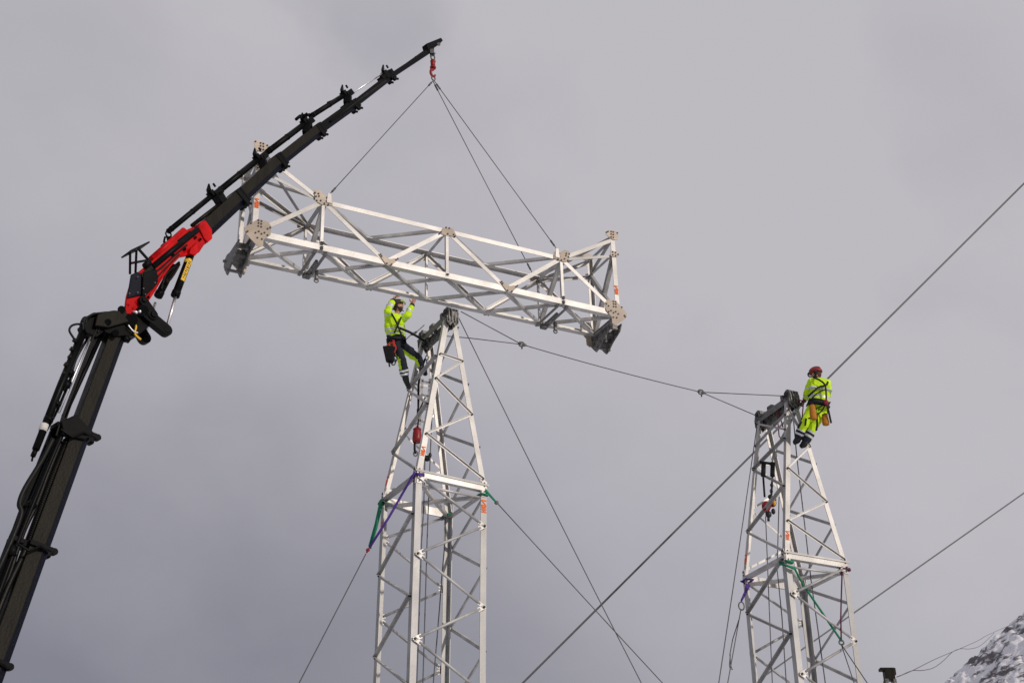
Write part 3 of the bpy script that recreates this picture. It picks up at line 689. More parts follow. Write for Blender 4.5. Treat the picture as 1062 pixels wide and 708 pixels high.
b = MB(); rod(b, [(128, 350), (134, 353)], .05, -.14); cpart(b, 'hose_fitting', M['black'])
# elbow cylinders
def ram(rod_px, bar_px, off, decal):
    b = MB(); rod(b, rod_px, .026, off, 14); cpart(b, 'piston_rod', M['chrome'])
    b = MB(); rod(b, bar_px, .062, off, 16); e0, e1 = bar_px; d = ((e1[0]-e0[0]), (e1[1]-e0[1])); L = math.hypot(*d)
    rod(b, [e0, (e0[0]+d[0]/L*5, e0[1]+d[1]/L*5)], .072, off, 16)
    o = cpart(b, 'ram_barrel', M['black'])
    if decal:
        P = K_(*bar_px[0], off); Q = K_(*bar_px[1], off); ax = (Q-P).normalized(); toc = (CAMP-P); toc = (toc-ax*toc.dot(ax)).normalized(); sd_ = ax.cross(toc)
        L = (Q-P).length; b = MB()
        def arcp(t0, t1, r, a0, a1, mi, n=8):
            vs = []
            for k in range(n+1):
                a = a0+(a1-a0)*k/n; rr = toc*math.cos(a)*r+sd_*math.sin(a)*r
                vs += [P+ax*L*t0+rr, P+ax*L*t1+rr]
            b.add(vs, [[2*k, 2*k+1, 2*k+3, 2*k+2] for k in range(n)], mi)
        arcp(.34, .86, .0645, -.15, 1.0, 0); 
        for k in range(9):
            t = .40+.38*k/8; arcp(t, t+.018+.008*(k % 2), .0665, .1, .5+.12*(k % 3), 1)
        b.build('warning_sticker', [M['yellow'], M['bolt']], o, inv=CI)
        b = MB(); rod(b, [(195.3, 270.5), (194.0, 274)], .064, off, 16); b.build('marking_ring', M['yellow'], o, inv=CI)
ram([(173, 340), (183, 304)], [(181.5, 307), (197.8, 264)], -.16, True)
ram([(151, 345), (161, 314)], [(164, 307), (180, 276)], .16, False)
hose([(167, 300), (172, 285), (180, 277), (186, 272)], .02, .1); hose([(186, 274), (181, 283), (176, 290), (172, 292)], .022, .02, 'olive')
# red elbow section
for off in (-.135, .135):
    poly_plate([(128.5, 326), (131, 307), (137, 287), (147, 279), (158, 270), (190, 240), (199, 236), (207, 241), (212, 253), (206, 262), (201, 264), (186, 267), (177, 276), (168, 289), (160, 303), (150, 318), (150, 327)], off, .06, 'red_arm_plate', M['red'])
poly_plate([(134, 312), (139, 289), (158, 272), (190, 243), (204, 242), (208, 252), (198, 260), (182, 268), (170, 284), (156, 306), (146, 318)], 0, .20, 'red_arm_core', M['red'])
poly_plate([(201, 235), (206, 233), (213, 243), (213.5, 252), (209, 256), (205, 252), (199, 240)], 0, .40, 'red_collar', M['red'])
poly_plate([(196, 259), (203, 252), (204, 263), (201, 266), (195, 264)], -.20, .10, 'ram_lug', M['red'])
poly_plate([(135.5, 285), (142, 282), (146.5, 284), (146, 306), (142, 307), (131.5, 309.5)], -.185, .03, 'navy_panel', M['navy_and_rim'])
poly_plate([(147.5, 283.5), (161, 279), (163.5, 288), (162.5, 295), (149.5, 308.5), (146.6, 307)], -.20, .07, 'valve_box', M['black'], .02)
poly_plate([(146, 284), (157, 274), (161, 277.5), (148, 289)], -.21, .02, 'box_lid', M['olive'])
b = MB(); b.tube([K_(x, y, -.172) for x, y in ((163, 296), (172, 281), (184, 267), (198, 257))], .016, 6); b.tube([K_(x, y, -.172) for x, y in ((151, 312), (158, 302), (166, 290))], .016, 6); cpart(b, 'edge_flange', M['red'])
hose([(150, 290), (158, 284), (168, 277), (180, 266), (194, 254)], .014, -.19); hose([(146, 300), (152, 296), (160, 291), (170, 280), (186, 264)], .012, -.185)
for (x, y) in ((203, 246), (199, 242), (208, 248), (192, 258), (180, 264), (154, 308)):
    b = MB(); b.cyl(K_(x, y, -.16), K_(x, y, -.21), .022, 8); cpart(b, 'bolt', M['black'])
poly_plate([(184, 249), (197, 239), (199, 242), (186, 253)], -.172, .012, 'dark_strip', M['black'], .003)
b = MB(); rod(b, [(158, 277), (205, 238)], .046, -.20); cpart(b, 'feed_pipe', M['black'])
b = MB(); rod(b, [(157, 269), (191, 239)], .055, -.10, 14); cpart(b, 'red_cylinder', M['red'])
b = MB(); rod(b, [(155, 272), (150, 276)], .05, -.2); cpart(b, 'work_lamp', M['black'])
for (x, y) in ((149, 299), (151, 305), (161, 293), (143, 287), (143, 303), (134.5, 304)):
    b = MB(); b.cyl(K_(x, y, -.235), K_(x, y, -.25), .012, 6); cpart(b, 'bolt', M['msteel'])
b = MB(); P = K_(131, 263.5); Q = K_(150, 254.5); b.bar(P-cn*.0, Q, .025, .30, V((0, 0, 1)))
for o_ in (-.12, .12):
    for a, c in (((135, 262), (134.8, 284)), ((141.5, 260), (140.5, 283)), ((143.5, 258), (157, 273)), ((135.5, 273), (152, 270))): b.bar(K_(*a, o_), K_(*c, o_), .03, .035)
cpart(b, 'guard_bracket', M['black'])
b = MB(); rod(b, [(170, 251), (171, 246), (176, 246), (181, 248)], .018, -.05); b.box(K_(177, 249), .10, .12, .06); rod(b, [(168, 256), (172, 252)], .03, -.05); cpart(b, 'hose_guide', M['black'])
for (x, y) in ((133, 316), (138, 320), (141, 313), (147, 318)):
    b = MB(); b.cyl(K_(x, y, -.166), K_(x, y, -.18), .022, 8); cpart(b, 'bolt', M['red'])
b = MB(); b.ball(K_(140, 324, -.2), .05, .04, .03); b.ball(K_(145, 323, -.2), .03, .03, .03); cpart(b, 'grease_fitting', M['chrome'])
# telescopic jib, drooping a little under the load
CL = [(205, 245.5), (247, 206.5), (288, 168.5), (329, 136), (366, 109.5), (404, 80), (449, 50.5)]
def cl(t):
    t = max(0, min(len(CL)-1.001, t)); i = int(t); f_ = t-i
    return (CL[i][0]+(CL[i+1][0]-CL[i][0])*f_, CL[i][1]+(CL[i+1][1]-CL[i][1])*f_)
secs = [(0, 1.02, .278, .26), (.98, 2.02, .25, .235), (1.98, 3.02, .218, .21), (2.98, 4.0, .184, .18), (3.95, 5.0, .14, .14), (4.95, 5.98, .105, .11)]
for t0, t1, w, t in secs:
    n_ = 5; b = MB(); boxbeam(b, [cl(t0+(t1-t0)*k/n_) for k in range(n_+1)], [w]*(n_+1), [t]*(n_+1)); cpart(b, 'jib_section', [M['olive'] if w > .2 else M['black'], M['navy_and_rim']], .008)
def side(t, px):     # offset a point perpendicular to the jib, in picture pixels (positive = above)
    a, c = cl(t-.01), cl(t+.01); d = (c[0]-a[0], c[1]-a[1]); L = math.hypot(*d); x, y = cl(t); return (x+d[1]/L*px, y-d[0]/L*px)
def collar(t, w, th, lug=True):
    b = MB(); P = K_(*side(t, -.3)); ax = (K_(*cl(t+.05))-K_(*cl(t-.05))).normalized(); up_ = ax.cross(cn); up_ = up_ if up_.z > 0 else -up_
    b.box(P, w, th, .10, up_, cn); b.box(P+ax*.09, w*.94, th*.94, .05, up_, cn)
    for o in (-.08, .08):
        b.cyl(P-up_*w*.5+cn*(o-.03), P-up_*w*.5+cn*(o+.03), .045)
        if lug: b.bar(P-up_*w*.45+cn*o+ax*.02, P-up_*w*.5+cn*o+ax*.10-up_*.05, .04, .04)
    cpart(b, 'jib_collar', M['black'], .01)
for t, w, th in ((1.0, .305, .30), (2.0, .275, .27), (3.0, .24, .24), (4.0, .20, .20), (5.0, .165, .17)): collar(t, w, th)
def topcyl(p, q, r, m='black', nm='jib_cylinder', tail=None):
    b = MB(); rod(b, [p, q], r, 0, 14)
    for f_ in (.06, .5, .94):
        x, y = p[0]+(q[0]-p[0])*f_, p[1]+(q[1]-p[1])*f_; d = (q[0]-p[0], q[1]-p[1]); L = math.hypot(*d)
        rod(b, [(x, y), (x+d[0]/L*1.2, y+d[1]/L*1.2)], r*1.1, 0, 14)
    if tail: rod(b, [p, (p[0]+tail, p[1])], r*1.1)
    cpart(b, nm, M[m])
topcyl((174.5, 240), (224, 199.5), .046); topcyl((226, 199), (270, 163.5), .055); topcyl((277, 158), (318, 127), .055); topcyl((322, 121), (360, 97), .05)
topcyl((416, 71), (446, 49.5), .030)
b = MB(); rod(b, [(362, 99), (402, 73)], .014); cpart(b, 'piston_rod', M['chrome'])
b = MB(); rod(b, [(343, 126), (400, 83.5)], .018, -.11); cpart(b, 'jib_pipe', M['olive'])
b = MB(); rod(b, [(199, 234), (232, 208.5)], .034, -.02); cpart(b, 'jib_pipe', M['olive'])
b = MB(); c_ = K_(174.7, 243); b.torus(c_, cu, V((0, 0, 1)), .05, .014); cpart(b, 'rod_eye', M['black'])
def carrier(t, x, y, fins=True):
    b = MB(); P = K_(x, y); Q = K_(*side(t, 4)); b.bar(Q, P, .14, .18); ax = (K_(*cl(t+.05))-K_(*cl(t-.05))).normalized(); up_ = ax.cross(cn); up_ = up_ if up_.z > 0 else -up_
    b.box(P, .12, .18, .18, up_, cn); b.box(P+up_*.06-ax*.1, .10, .14, .08, up_, cn); b.bar(Q-ax*.14, Q+ax*.12, .08, .16)
    if fins:
        b.bar(P+up_*.09-ax*.16, P+up_*.15-ax*.02, .03, .20); b.cyl(P+up_*.10+ax*.04-cn*.05, P+up_*.17+ax*.05-cn*.05, .02)
    cpart(b, 'cylinder_carrier', M['black'], .012)
carrier(.72, 224.5, 201); carrier(1.72, 271.5, 163.5); carrier(2.78, 320, 127); carrier(3.9, 361, 98); carrier(4.9, 403, 77)
b = MB(); rod(b, [(307, 124), (311, 120.5), (317, 119.5), (323, 119)], .03); rod(b, [(316, 120), (318, 127)], .04); cpart(b, 'hose_guide', M['black'])
b = MB(); rod(b, [(340, 107), (351, 102.5)], .028); rod(b, [(341, 107), (341, 109)], .03); cpart(b, 'hose_guide', M['black'])
poly_plate([(440, 47), (455, 41), (457, 44), (453, 48), (450, 50), (442, 54)], 0, .16, 'jib_head', M['black'], .01)
b = MB(); b.cyl(K_(455, 46, -.1), K_(455, 46, .1), .04); b.cyl(K_(448, 53, -.08), K_(448, 53, .08), .05); cpart(b, 'head_pin', M['msteel'])
b = MB(); rod(b, [(447.5, 53), (448.5, 57.5)], .05, 0); cpart(b, 'hook_bracket', M['black'])

# ------------------------------------------------------------------ hook and lifting slings
def single(b, name, mats, label, cat, group=None, at=None, bevel=0):
    at = V(at) if at is not None else V(b.v[0])
    o = b.build(name, mats, None, inv=Matrix.Translation(-at), bevel=bevel); o.location = at
    return tag(o, label, cat, group)
def Hk(x, y): return K_(x, y)
hk = empty('lifting_hook', Hk(448.8, 57)); tag(hk, 'red swivel hook with black shackle hanging from the jib tip', 'hook')
HI = Matrix.Translation(-hk.location)
b = MB(); b.torus(Hk(448.8, 59.5), cu, Z, .055, .017, ry=.08); b.cyl(Hk(448.8, 57)-cn*.07, Hk(448.8, 57)+cn*.07, .022); b.build('shackle', M['dsteel'], hk, inv=HI)
b = MB(); b.cyl(Hk(448.8, 63), Hk(449, 69.5), .05, 12); b.cyl(Hk(449, 69.5), Hk(449, 71), .065, 12); b.ball(Hk(449, 64), .06, .05, .06); b.build('swivel', M['hoist_red'], hk, inv=HI)
b = MB(); pts = []
hc = Hk(449.0, 76)
for k in range(15):
    a = math.radians(100+250*k/14); pts.append(hc+cu*math.cos(a)*.062+Z*(math.sin(a)*.085))
b.tube([Hk(449, 70.5)]+pts, [.032, .034]+[.034-.001*k for k in range(14)], 10); b.build('hook', M['hoist_red'], hk, inv=HI)
b = MB(); b.torus(Hk(449.4, 81), cu, Z, .05, .015, ry=.06)
b.build('sling_ring', M['msteel'], hk, inv=HI)
hp = Hk(449.5, 83.5)
def wire(pts, r, label, cat='wire', name='steel_wire', m='wire', group=None, sag=0.0, ferr=False):
    P = [V(p) for p in pts]; Q = []
    if len(P) == 2 and sag:
        for k in range(17):
            t = k/16; p = P[0].lerp(P[1], t); p.z -= sag*4*t*(1-t); Q.append(p)
    else: Q = P
    b = MB(); b.tube(Q, r, 8)
    if ferr:
        d = (Q[1]-Q[0]).normalized(); L = (Q[-1]-Q[0]).length
        b.tube([Q[0]+d*.10, Q[0]+d*.24], r*2.2, 8); d2 = (Q[-2]-Q[-1]).normalized()
        b.tube([Q[-1]+d2*.10, Q[-1]+d2*.24], r*2.2, 8)
    return single(b, name, M[m], label, cat, group)
LS = 'wire slings from the crane hook'
wire([hp, BM_ @ V((SX[1]+.10, -.03, BH+.17))], .0085, 'single wire sling from crane hook down left to the truss', 'sling', 'lifting_sling', group=LS, ferr=True)
wire([hp+cu*.02, BM_ @ V((SX[5]-.10, -.03, BH+.17))], .0085, 'wire sling from crane hook to the right front top node of the truss', 'sling', 'lifting_sling', group=LS, ferr=True)
wire([hp+cn*.02, BM_ @ V((SX[5]-.10, BW+.03, BH+.17))], .0085, 'steeper of the two right wire slings, ending behind the truss top chord', 'sling', 'lifting_sling', group=LS, ferr=True)

# ------------------------------------------------------------------ cables, guys and straps
def to_ground(p0, p1, ext=0.0):
    d = p1-p0
    t = (p0.z-0.02)/-d.z; return p0+d*t
def W1(l, dx, dy, z): 
    m = mat_of(T1); q = low1(l, z); return m @ (q+V((dx, dy, 0)))
def W2(l, dx, dy, z):
    m = mat_of(T2); q = low2(l, z); return m @ (q+V((dx, dy, 0)))
m1, m2 = mat_of(T1), mat_of(T2)
ap1f, ap1r = m1 @ V((0, -LR/2, 10.7656+HT)), m1 @ V((0, LR/2, 10.7656+HT))
ap2f, ap2r = m2 @ V((0, -LR/2, 9.9751+HT)), m2 @ V((0, LR/2, 9.9751+HT))
# heavy cable passing behind the right tower
yc = 26.2
wire([U(1290, -36, yc), U(862, 389, yc), U(783, 468, yc), U(542, 708, yc), to_ground(U(783, 468, yc), U(542, 708, yc))], .021,
     'thickest cable, rising from bottom centre behind the right tower to the right picture edge', 'cable', 'steel_cable', 'cable', ferr=False)
yg = 27.5
wire([U(1290, 358, yg+2), U(1062, 511, yg+1), U(785, 706, yg-.8), to_ground(U(1062, 511, yg+1), U(785, 706, yg-.8))], .015,
     'thinner cable crossing low behind the right tower to the right edge', 'cable', 'steel_cable', 'cable', ferr=False)
GW = 'guy wires of the lattice towers'
def guy(p0, px, py, y1, label, r=.0088, sag=.05):
    p1 = U(px, py, y1); e2 = to_ground(p0, p1); return wire([p0, e2], r, label, 'guy wire', 'guy_wire', group=GW, sag=sag)
guy(U(474, 326, ap1f.y), 671, 708, 24.0, 'long guy wire from the top of the left tower down to the right', sag=.22)
# straps (flat webbing)
def strap(pts, w, m, label, cat='sling strap', name='webbing_sling', group='webbing slings on the towers', fl=.35):
    P = [V(p) for p in pts]; b = MB(); b.tube(P, w*1.3, 8, flat=(V((.3, .8, .4)).normalized(), fl)); return single(b, name, M[m], label, cat, group)
def wrap(fn, l, z, r, n=12):
    """loop round a tower leg"""
    sx, sy = SGN[l]; out = []
    for dx, dy in ((-.02, -.03), (.13, -.03), (.14, .10), (.08, .14), (-.03, .13), (-.03, -.02)):
        out.append(fn(l, -sx*dx, -sy*dy, z))
    return out
zs1 = 10.7656; zs2 = 9.9751
# left tower, right leg: green strap
e1 = U(515, 521, 22.1)
b_ = wrap(W1, 'B', zs1-.12, 0)
strap(b_+[U(500, 503, b_[0].y-.02), U(506, 511, 22.1), e1], .030, 'green', 'green webbing strap pulled to the right from the left tower, holding a guy wire')
b = MB(); b.torus(e1, X, Z, .022, .018); b.cyl(e1-X*.03, e1+X*.03+Z*.02, .02); single(b, 'shackle', M['dsteel'], 'dark shackle at the end of the green strap right of the left tower', 'shackle', 'shackles', e1)
guy(e1+V((.03, 0, -.03)), 691, 708, 24.2, 'guy wire from the short green strap on the left tower down right', sag=.10)
b_ = wrap(W1, 'C', zs1-.06, 0); strap(b_, .034, 'green', 'green webbing loop round the rear leg of the left tower')
# left tower, left side: purple and green straps meeting in one guy
e2 = U(383.5, 567, 21.2)
b_ = wrap(W1, 'A', zs1-.02, 0)
strap(b_+[U(430, 490, b_[0].y-.04), U(420, 507, 21.2), U(404, 535, 21.15), e2], .034, 'purple', 'purple webbing strap slanting down left from the front leg of the left tower')
b_ = wrap(W1, 'D', zs1-.10, 0)
strap(b_+[U(397, 518, b_[0].y-.1), U(394, 527, 21.9), U(390, 545, 21.5), e2], .036, 'green', 'green webbing strap on the left leg of the left tower, above the purple strap end')
b = MB(); b.torus(e2-V((.03, 0, .05)), X, Z, .02, .014); b.tube([e2, e2-V((.05, 0, .10))], .014); single(b, 'shackle', M['redrope'], 'small red shackle where the purple and green straps meet', 'shackle', 'shackles', e2)
guy(e2-V((.06, 0, .12)), 309, 708, 19.2, 'guy wire running down left from the purple strap of the left tower', sag=.04)
# tower to tower line with a Y at each end
j1 = U(541, 357, 22.3); j2 = U(727, 406.5, 23.2)
LL = 'lines strung between the two towers'
wire([U(478, 323, ap1f.y), j1], .009, 'short slanting wire from the front top of the left tower to its nearest shackle', group=LL)
wire([U(446, 347, ap1r.y), U(487, 350.5, 22.35), j1], .009, 'nearly level wire from the rear top of the left tower to its nearest shackle', group=LL)
wire([j1, j2], .009, 'middle wire joining the two shackles between the towers', group=LL, sag=.03)
wire([j2, ap2f+V((-.05, 0, .05))], .009, 'nearly level wire from the second shackle to the front top of the right tower', group=LL)
wire([j2, ap2r+V((0, 0, .02))], .009, 'slanting wire from the second shackle to the rear top of the right tower', group=LL)
for j, lb in ((j1, 'dark shackle joining three wires just right of the left tower top'), (j2, 'dark shackle joining three wires left of the right tower top')):
    b = MB(); b.torus(j, X, Z, .045, .018); b.ball(j+V((.05, 0, -.015)), .05, .03, .03); b.cyl(j-V((.06, 0, 0)), j+V((-.02, 0, .05)), .022); b.tube([j+V((.02, 0, -.02)), j+V((.0, 0, -.10))], .014)
    single(b, 'shackle', M['dsteel'], lb, 'shackle', 'shackles', j)
# right tower
guy(U(785, 442, ap2r.y-.2), 744, 708, 22.0, 'thin guy wire hanging from the left top of the right tower past its left leg', sag=.10)
e3 = U(769, 622, 23.4)
b_ = wrap(W2, 'D', zs2-.06, 0)
strap(b_+[U(776, 606, b_[0].y-.1), U(773, 614, 23.6), e3], .036, 'purple', 'short purple webbing strap on the left leg of the right tower')
b = MB(); b.torus(U(769, 628, 23.4), X, Z, .05, .013, ry=.075); single(b, 'ring', M['dsteel'], 'oval steel ring under the purple strap of the right tower', 'ring', None, U(769, 628, 23.4))
guy(U(768.5, 631, 23.4), 754.5, 708, 23.0, 'guy wire from the ring under the purple strap on the right tower', sag=.02)
cp = [U(767, 640, 23.35), U(760, 662, 23.3), U(757, 678, 23.3), U(758, 690, 23.3), U(759.5, 694, 23.3), U(757.5, 694, 23.3), U(756.5, 689, 23.3), U(757.5, 678, 23.3)]
b = MB(); b.tube(cp, .009, 6); single(b, 'wire_tail', M['wire'], 'loose curled wire end below the purple strap of the right tower', 'wire')
b_ = wrap(W2, 'A', zs2-.12, 0)
e4 = U(872.5, 664, 23.3)
strap(b_[:-1]+[U(812, 585, b_[0].y-.05), U(824, 589, b_[0].y), U(833, 606, 23.5), U(846, 625, 23.4), e4], .030, 'green', 'long green webbing strap crossing inside the right tower from its front leg to the right', fl=.5)
b_ = wrap(W2, 'C', zs2-.05, 0)
strap(b_, .034, 'green', 'green webbing loop round the rear leg of the right tower')
b_ = wrap(W2, 'B', zs2-.08, 0)
strap(b_+[U(873.5, 588, b_[0].y-.04), U(872.5, 620, 23.4), U(872, 640, 23.35), e4], .030, 'maroon', 'maroon webbing strap hanging along the right leg of the right tower')
b = MB(); b.torus(e4-V((0, 0, .03)), X, Z, .04, .016); single(b, 'shackle', M['dsteel'], 'dark shackle where the maroon and long green straps meet at the right tower', 'shackle', 'shackles', e4)
guy(e4-V((0, 0, .08)), 900, 708, 22.6, 'outer of the two guy wires under the maroon strap of the right tower', sag=.03)
guy(e4-V((.01, 0, .06)), 886, 708, 22.9, 'inner of the two guy wires under the maroon strap of the right tower', sag=.02)

# ropes and hoists inside the towers
RG = 'ropes hanging inside the towers'
def rope(pts, r, label, m='wire'):
    P = [V(p) for p in pts]; d = P[-1]-P[-2]; e = P[-1]+d*((P[-1].z-.3)/-d.z); return wire(P+[e], r, label, 'rope', 'hanging_rope', m, RG, ferr=False)
yi = 21.95
rope([U(448, 362, yi), U(448, 430, yi), U(445.5, 490, yi), U(443, 560, yi), U(438.6, 708, yi)], .010, 'middle rope hanging down inside the left tower')
rope([U(441, 462, yi), U(439.5, 525, yi), U(437.3, 560, yi), U(432.3, 708, yi)], .010, 'leftmost rope inside the left tower, below the red rope bag')
rope([U(462, 535, 22.3), U(461.5, 562, 22.3), U(458, 600, 22.3), U(456, 628, 22.3), U(449.4, 708, 22.3)], .010, 'rightmost knotted rope inside the left tower, beside its rear leg')
yj = 23.85
rope([U(794, 535, yj), U(797, 610, yj), U(801, 708, yj)], .009, 'left rope inside the right tower, below the red chain hoist')
rope([U(808, 515, yj), U(806, 590, yj), U(811, 640, yj), U(815.5, 708, yj)], .010, 'middle rope hanging inside the right tower')
rope([U(822, 424, yj-.25), U(826, 470, yj-.25), U(833, 530, yj-.25), U(841, 600, yj-.25), U(856, 708, yj-.25)], .011, 'right rope from the top of the right tower, near the worker')
# left tower: red rope bag with carabiners, black lashing, chain
yb = 21.7
bgr = empty('rope_bag', U(433, 452, yb)); tag(bgr, 'dark red rope bag hanging inside the left tower', 'bag'); I_ = Matrix.Translation(-bgr.location)
b = MB(); c = U(432.5, 451, yb); b.tube([c+Z*z for z in (-.15, -.14, -.06, .06, .12, .135)], [.055, .075, .082, .075, .062, .04], 14); b.torus(c+Z*.11, X, Y, .066, .012); b.tube([c+Z*.12-X*.05, c+Z*.19, c+Z*.12+X*.05], .01, 6); b.build('bag_body', M['hoist_red'], bgr, inv=I_)
b = MB(); b.tube([U(433, 444, yb), U(435, 425, yb), U(441, 412, yb)], .014, 6); b.tube([U(430, 458, yb), U(430, 466, yb), U(431, 470, yb)], .02, 6); b.build('bag_strap', M['strap'], bgr, inv=I_)
b = MB(); b.torus(U(431, 470, yb), X, Z, .035, .012, ry=.05); b.build('carabiner', M['dsteel'], bgr, inv=I_)
pb_ = U(443, 475, yb); b = MB(); b.torus(pb_, X, Z, .045, .018); b.cyl(pb_-Y*.03, pb_+Y*.03, .03); b.ball(pb_+V((.05, 0, .06)), .03, .03, .05)
single(b, 'pulley', M['bolt'], 'small dark pulley on the rope inside the left tower above its ring', 'pulley', None, pb_)
b = MB(); yl = 22.1
for k in range(7): b.torus(U(443+k*-.1, 357+k*4.6, yl), X if k % 2 else Y, Z, .028, .009, 10, 5, ry=.045)
single(b, 'hanging_chain', M['bolt'], 'short dark chain under the rear top of the left tower', 'chain', None, U(443, 357, yl))
b = MB(); b.tube([U(441, 372, yl), U(436, 384, yl), U(434, 400, yl), U(434, 424, yl)], .022, 6); b.tube([U(434, 424, yl), U(434, 431, yl)], .032, 6)
single(b, 'lashing_strap', M['strap'], 'black lashing strap hanging inside the left tower by the worker', 'strap')
ld = empty('pulley_frame', U(441, 398, 22.05)); tag(ld, 'slim pale ladder hung under the top of the left tower beside the worker boots', 'ladder'); I_ = Matrix.Translation(-ld.location)
for x in (438, 446):
    b = MB(); b.bar(U(x, 393, 22.05), U(x-3, 440, 22.05), .05, .03); b.build('side_rail', M['alu'], ld, inv=I_)
for y in (396, 410, 424, 437):
    b = MB(); b.bar(U(437.5-(y-396)*.06, y-1, 22.05), U(446-(y-396)*.06, y+1, 22.05), .03, .03); b.build('rung', M['alu'], ld, inv=I_)
ld.name = 'hook_ladder'
# right tower: chain hoist with two black straps and red rope
yh = 23.7
hs_ = empty('chain_hoist', U(797, 524, yh)); tag(hs_, 'red chain hoist hung on two black straps inside the right tower', 'hoist'); I_ = Matrix.Translation(-hs_.location)
b = MB(); b.ball(U(794.5, 525, yh), .085, .07, .11); b.ball(U(801, 521, yh), .08, .06, .09); b.bar(U(793, 530, yh), U(803, 517, yh), .10, .10); b.build('hoist_body', M['hoist_red'], hs_, inv=I_, bevel=.01)
b = MB(); b.ball(U(797, 533, yh), .06, .05, .07); b.cyl(U(797, 536, yh), U(797, 540, yh), .025); b.ball(U(802, 530, yh), .04, .04, .06); b.ball(U(799, 515, yh-.05), .05, .04, .05); b.build('hoist_hook', M['bolt'], hs_, inv=I_)
b = MB(); b.ball(U(803, 521, yh-.07), .03, .03, .06); b.build('hoist_tag', M['yellow'], hs_, inv=I_)
for x0, x1 in ((791.5, 793), (801, 800)):
    b = MB(); b.tube([U(x0+.5, 479, yh), U(x0, 494, yh)], .045, 8, flat=(V((1, 0, 0)), .4)); b.tube([U(x0, 494, yh), U(x1, 515, yh)], .02, 6); b.build('hanging_strap', M['strap'], hs_, inv=I_)
b = MB(); b.tube([U(788, 479, yh), U(803, 481, yh)], .03, 6); b.build('support_strap', M['strap'], hs_, inv=I_)
b = MB()
for k in range(6): b.torus(U(800.5-k*.2, 500+k*3, yh), X if k % 2 else Y, Z, .025, .009, 8, 5, ry=.04)
b.build('chain', M['bolt'], hs_, inv=I_)
b = MB(); yr = 23.7
for a, c in (((806, 428), (808, 452)), ((808.5, 430), (812, 443)), ((807, 427), (812, 442)), ((808, 452), (811, 456))): b.tube([U(*a, yr), U(*c, yr)], .011, 6)
single(b, 'red_cord', M['redrope'], 'red cord lashing hanging under the top of the right tower', 'rope')

# ------------------------------------------------------------------ far mast and its lines
ym = 58.0
mc = U(922, 700, ym)
mast = empty('steel_mast', (mc.x, mc.y, 0)); tag(mast, 'dark steel mast head far behind at the bottom edge, before the mountain', 'mast'); I_ = Matrix.Translation(-mast.location)
b = MB(); zt = U(922, 694, ym).z; b.box((mc.x, mc.y, zt-.25), .42, .42, .46); b.box((mc.x-.08, mc.y, zt+.0), .62, .34, .12); b.box((mc.x+.24, mc.y, zt-.10), .10, .3, .30); b.build('mast_head', M['olive'], mast, inv=I_, bevel=.02)
for sx in (-1, 1):
    for sy in (-1, 1):
        b = MB(); b.bar((mc.x+sx*.17, mc.y+sy*.17, zt-.45), (mc.x+sx*.75, mc.y+sy*.75, 0), .12, .12); b.build('leg', M['dsteel'], mast, inv=I_)
for k in range(6):
    t0, t1 = k/6, (k+1)/6
    f_ = lambda t: .17+.58*t; zz_ = lambda t: zt-.45-(zt-.45)*t
    for sy in (-1, 1):
        b = MB(); b.bar((mc.x-f_(t0), mc.y+sy*f_(t0), zz_(t0)), (mc.x+f_(t1), mc.y+sy*f_(t1), zz_(t1)), .06, .06); b.build('brace', M['dsteel'], mast, inv=I_)
far = [U(930, 701.5, ym), U(947, 694.5, ym+10), U(970, 683, ym+24), U(996, 672, ym+42), U(1015, 663.5, ym+58), U(1031, 655, ym+75), U(1080, 634, ym+125)]
def smooth(P, n=6):
    Q = []
    for i in range(len(P)-1):
        p0, p1, p2, p3 = P[max(0, i-1)], P[i], P[i+1], P[min(len(P)-1, i+2)]
        for k in range(n):
            t = k/n; Q.append(0.5*((2*p1)+(p2-p0)*t+(2*p0-5*p1+4*p2-p3)*t*t+(3*p1-p0-3*p2+p3)*t**3))
    return Q+[P[-1]]
wire(smooth(far), .020, 'upper thin line running from the far mast towards the mountain', ferr=False, group='far lines at the mast')
lo_ = [U(933, 700.5, ym), U(946, 695, ym+10), U(957, 694.6, ym+15), U(968, 692, ym+22), U(978, 685, ym+29), U(988, 675.5, ym+37), U(996, 672.3, ym+42), U(1006, 672.4, ym+50), U(1016, 669.5, ym+59), U(1025, 662, ym+68), U(1031, 656, ym+75)]
wire(smooth(lo_), .020, 'lower slack line looping below the other one at the far mast', ferr=False, group='far lines at the mast')

# ------------------------------------------------------------------ people
def skin_mesh(joints, edges, root, sub=2):
    """joints: name -> (Vector, r or (rx, ry))"""
    bm = bmesh.new(); lay = bm.verts.layers.skin.verify(); vd = {}
    for k, (p, r) in joints.items():
        v = bm.verts.new(p); v[lay].radius = r if isinstance(r, tuple) else (r, r); v[lay].use_root = (k == root); vd[k] = v
    for a, c in edges: bm.edges.new((vd[a], vd[c]))
    me = bpy.data.meshes.new('tmp'); bm.to_mesh(me); bm.free()
    o = bpy.data.objects.new('tmp', me); COL.objects.link(o)
    s = o.modifiers.new('s', 'SKIN'); s.use_smooth_shade = True
    if sub: d = o.modifiers.new('d', 'SUBSURF'); d.levels = sub; d.render_levels = sub
    dg = bpy.context.evaluated_depsgraph_get(); dg.update()
    nm = bpy.data.meshes.new_from_object(o.evaluated_get(dg)); bpy.data.objects.remove(o); bpy.data.meshes.remove(me)
    return nm
def mesh_to_mb(nm, b, mi=0, fn=None):
    vs = [v.co.copy() for v in nm.vertices]
    base = len(b.v); b.v += [tuple(v) for v in vs]
    for p in nm.polygons:
        b.f.append([base+i for i in p.vertices]); b.sm.append(True); b.m.append(fn(p.center.copy()) if fn else mi)
    bpy.data.meshes.remove(nm)
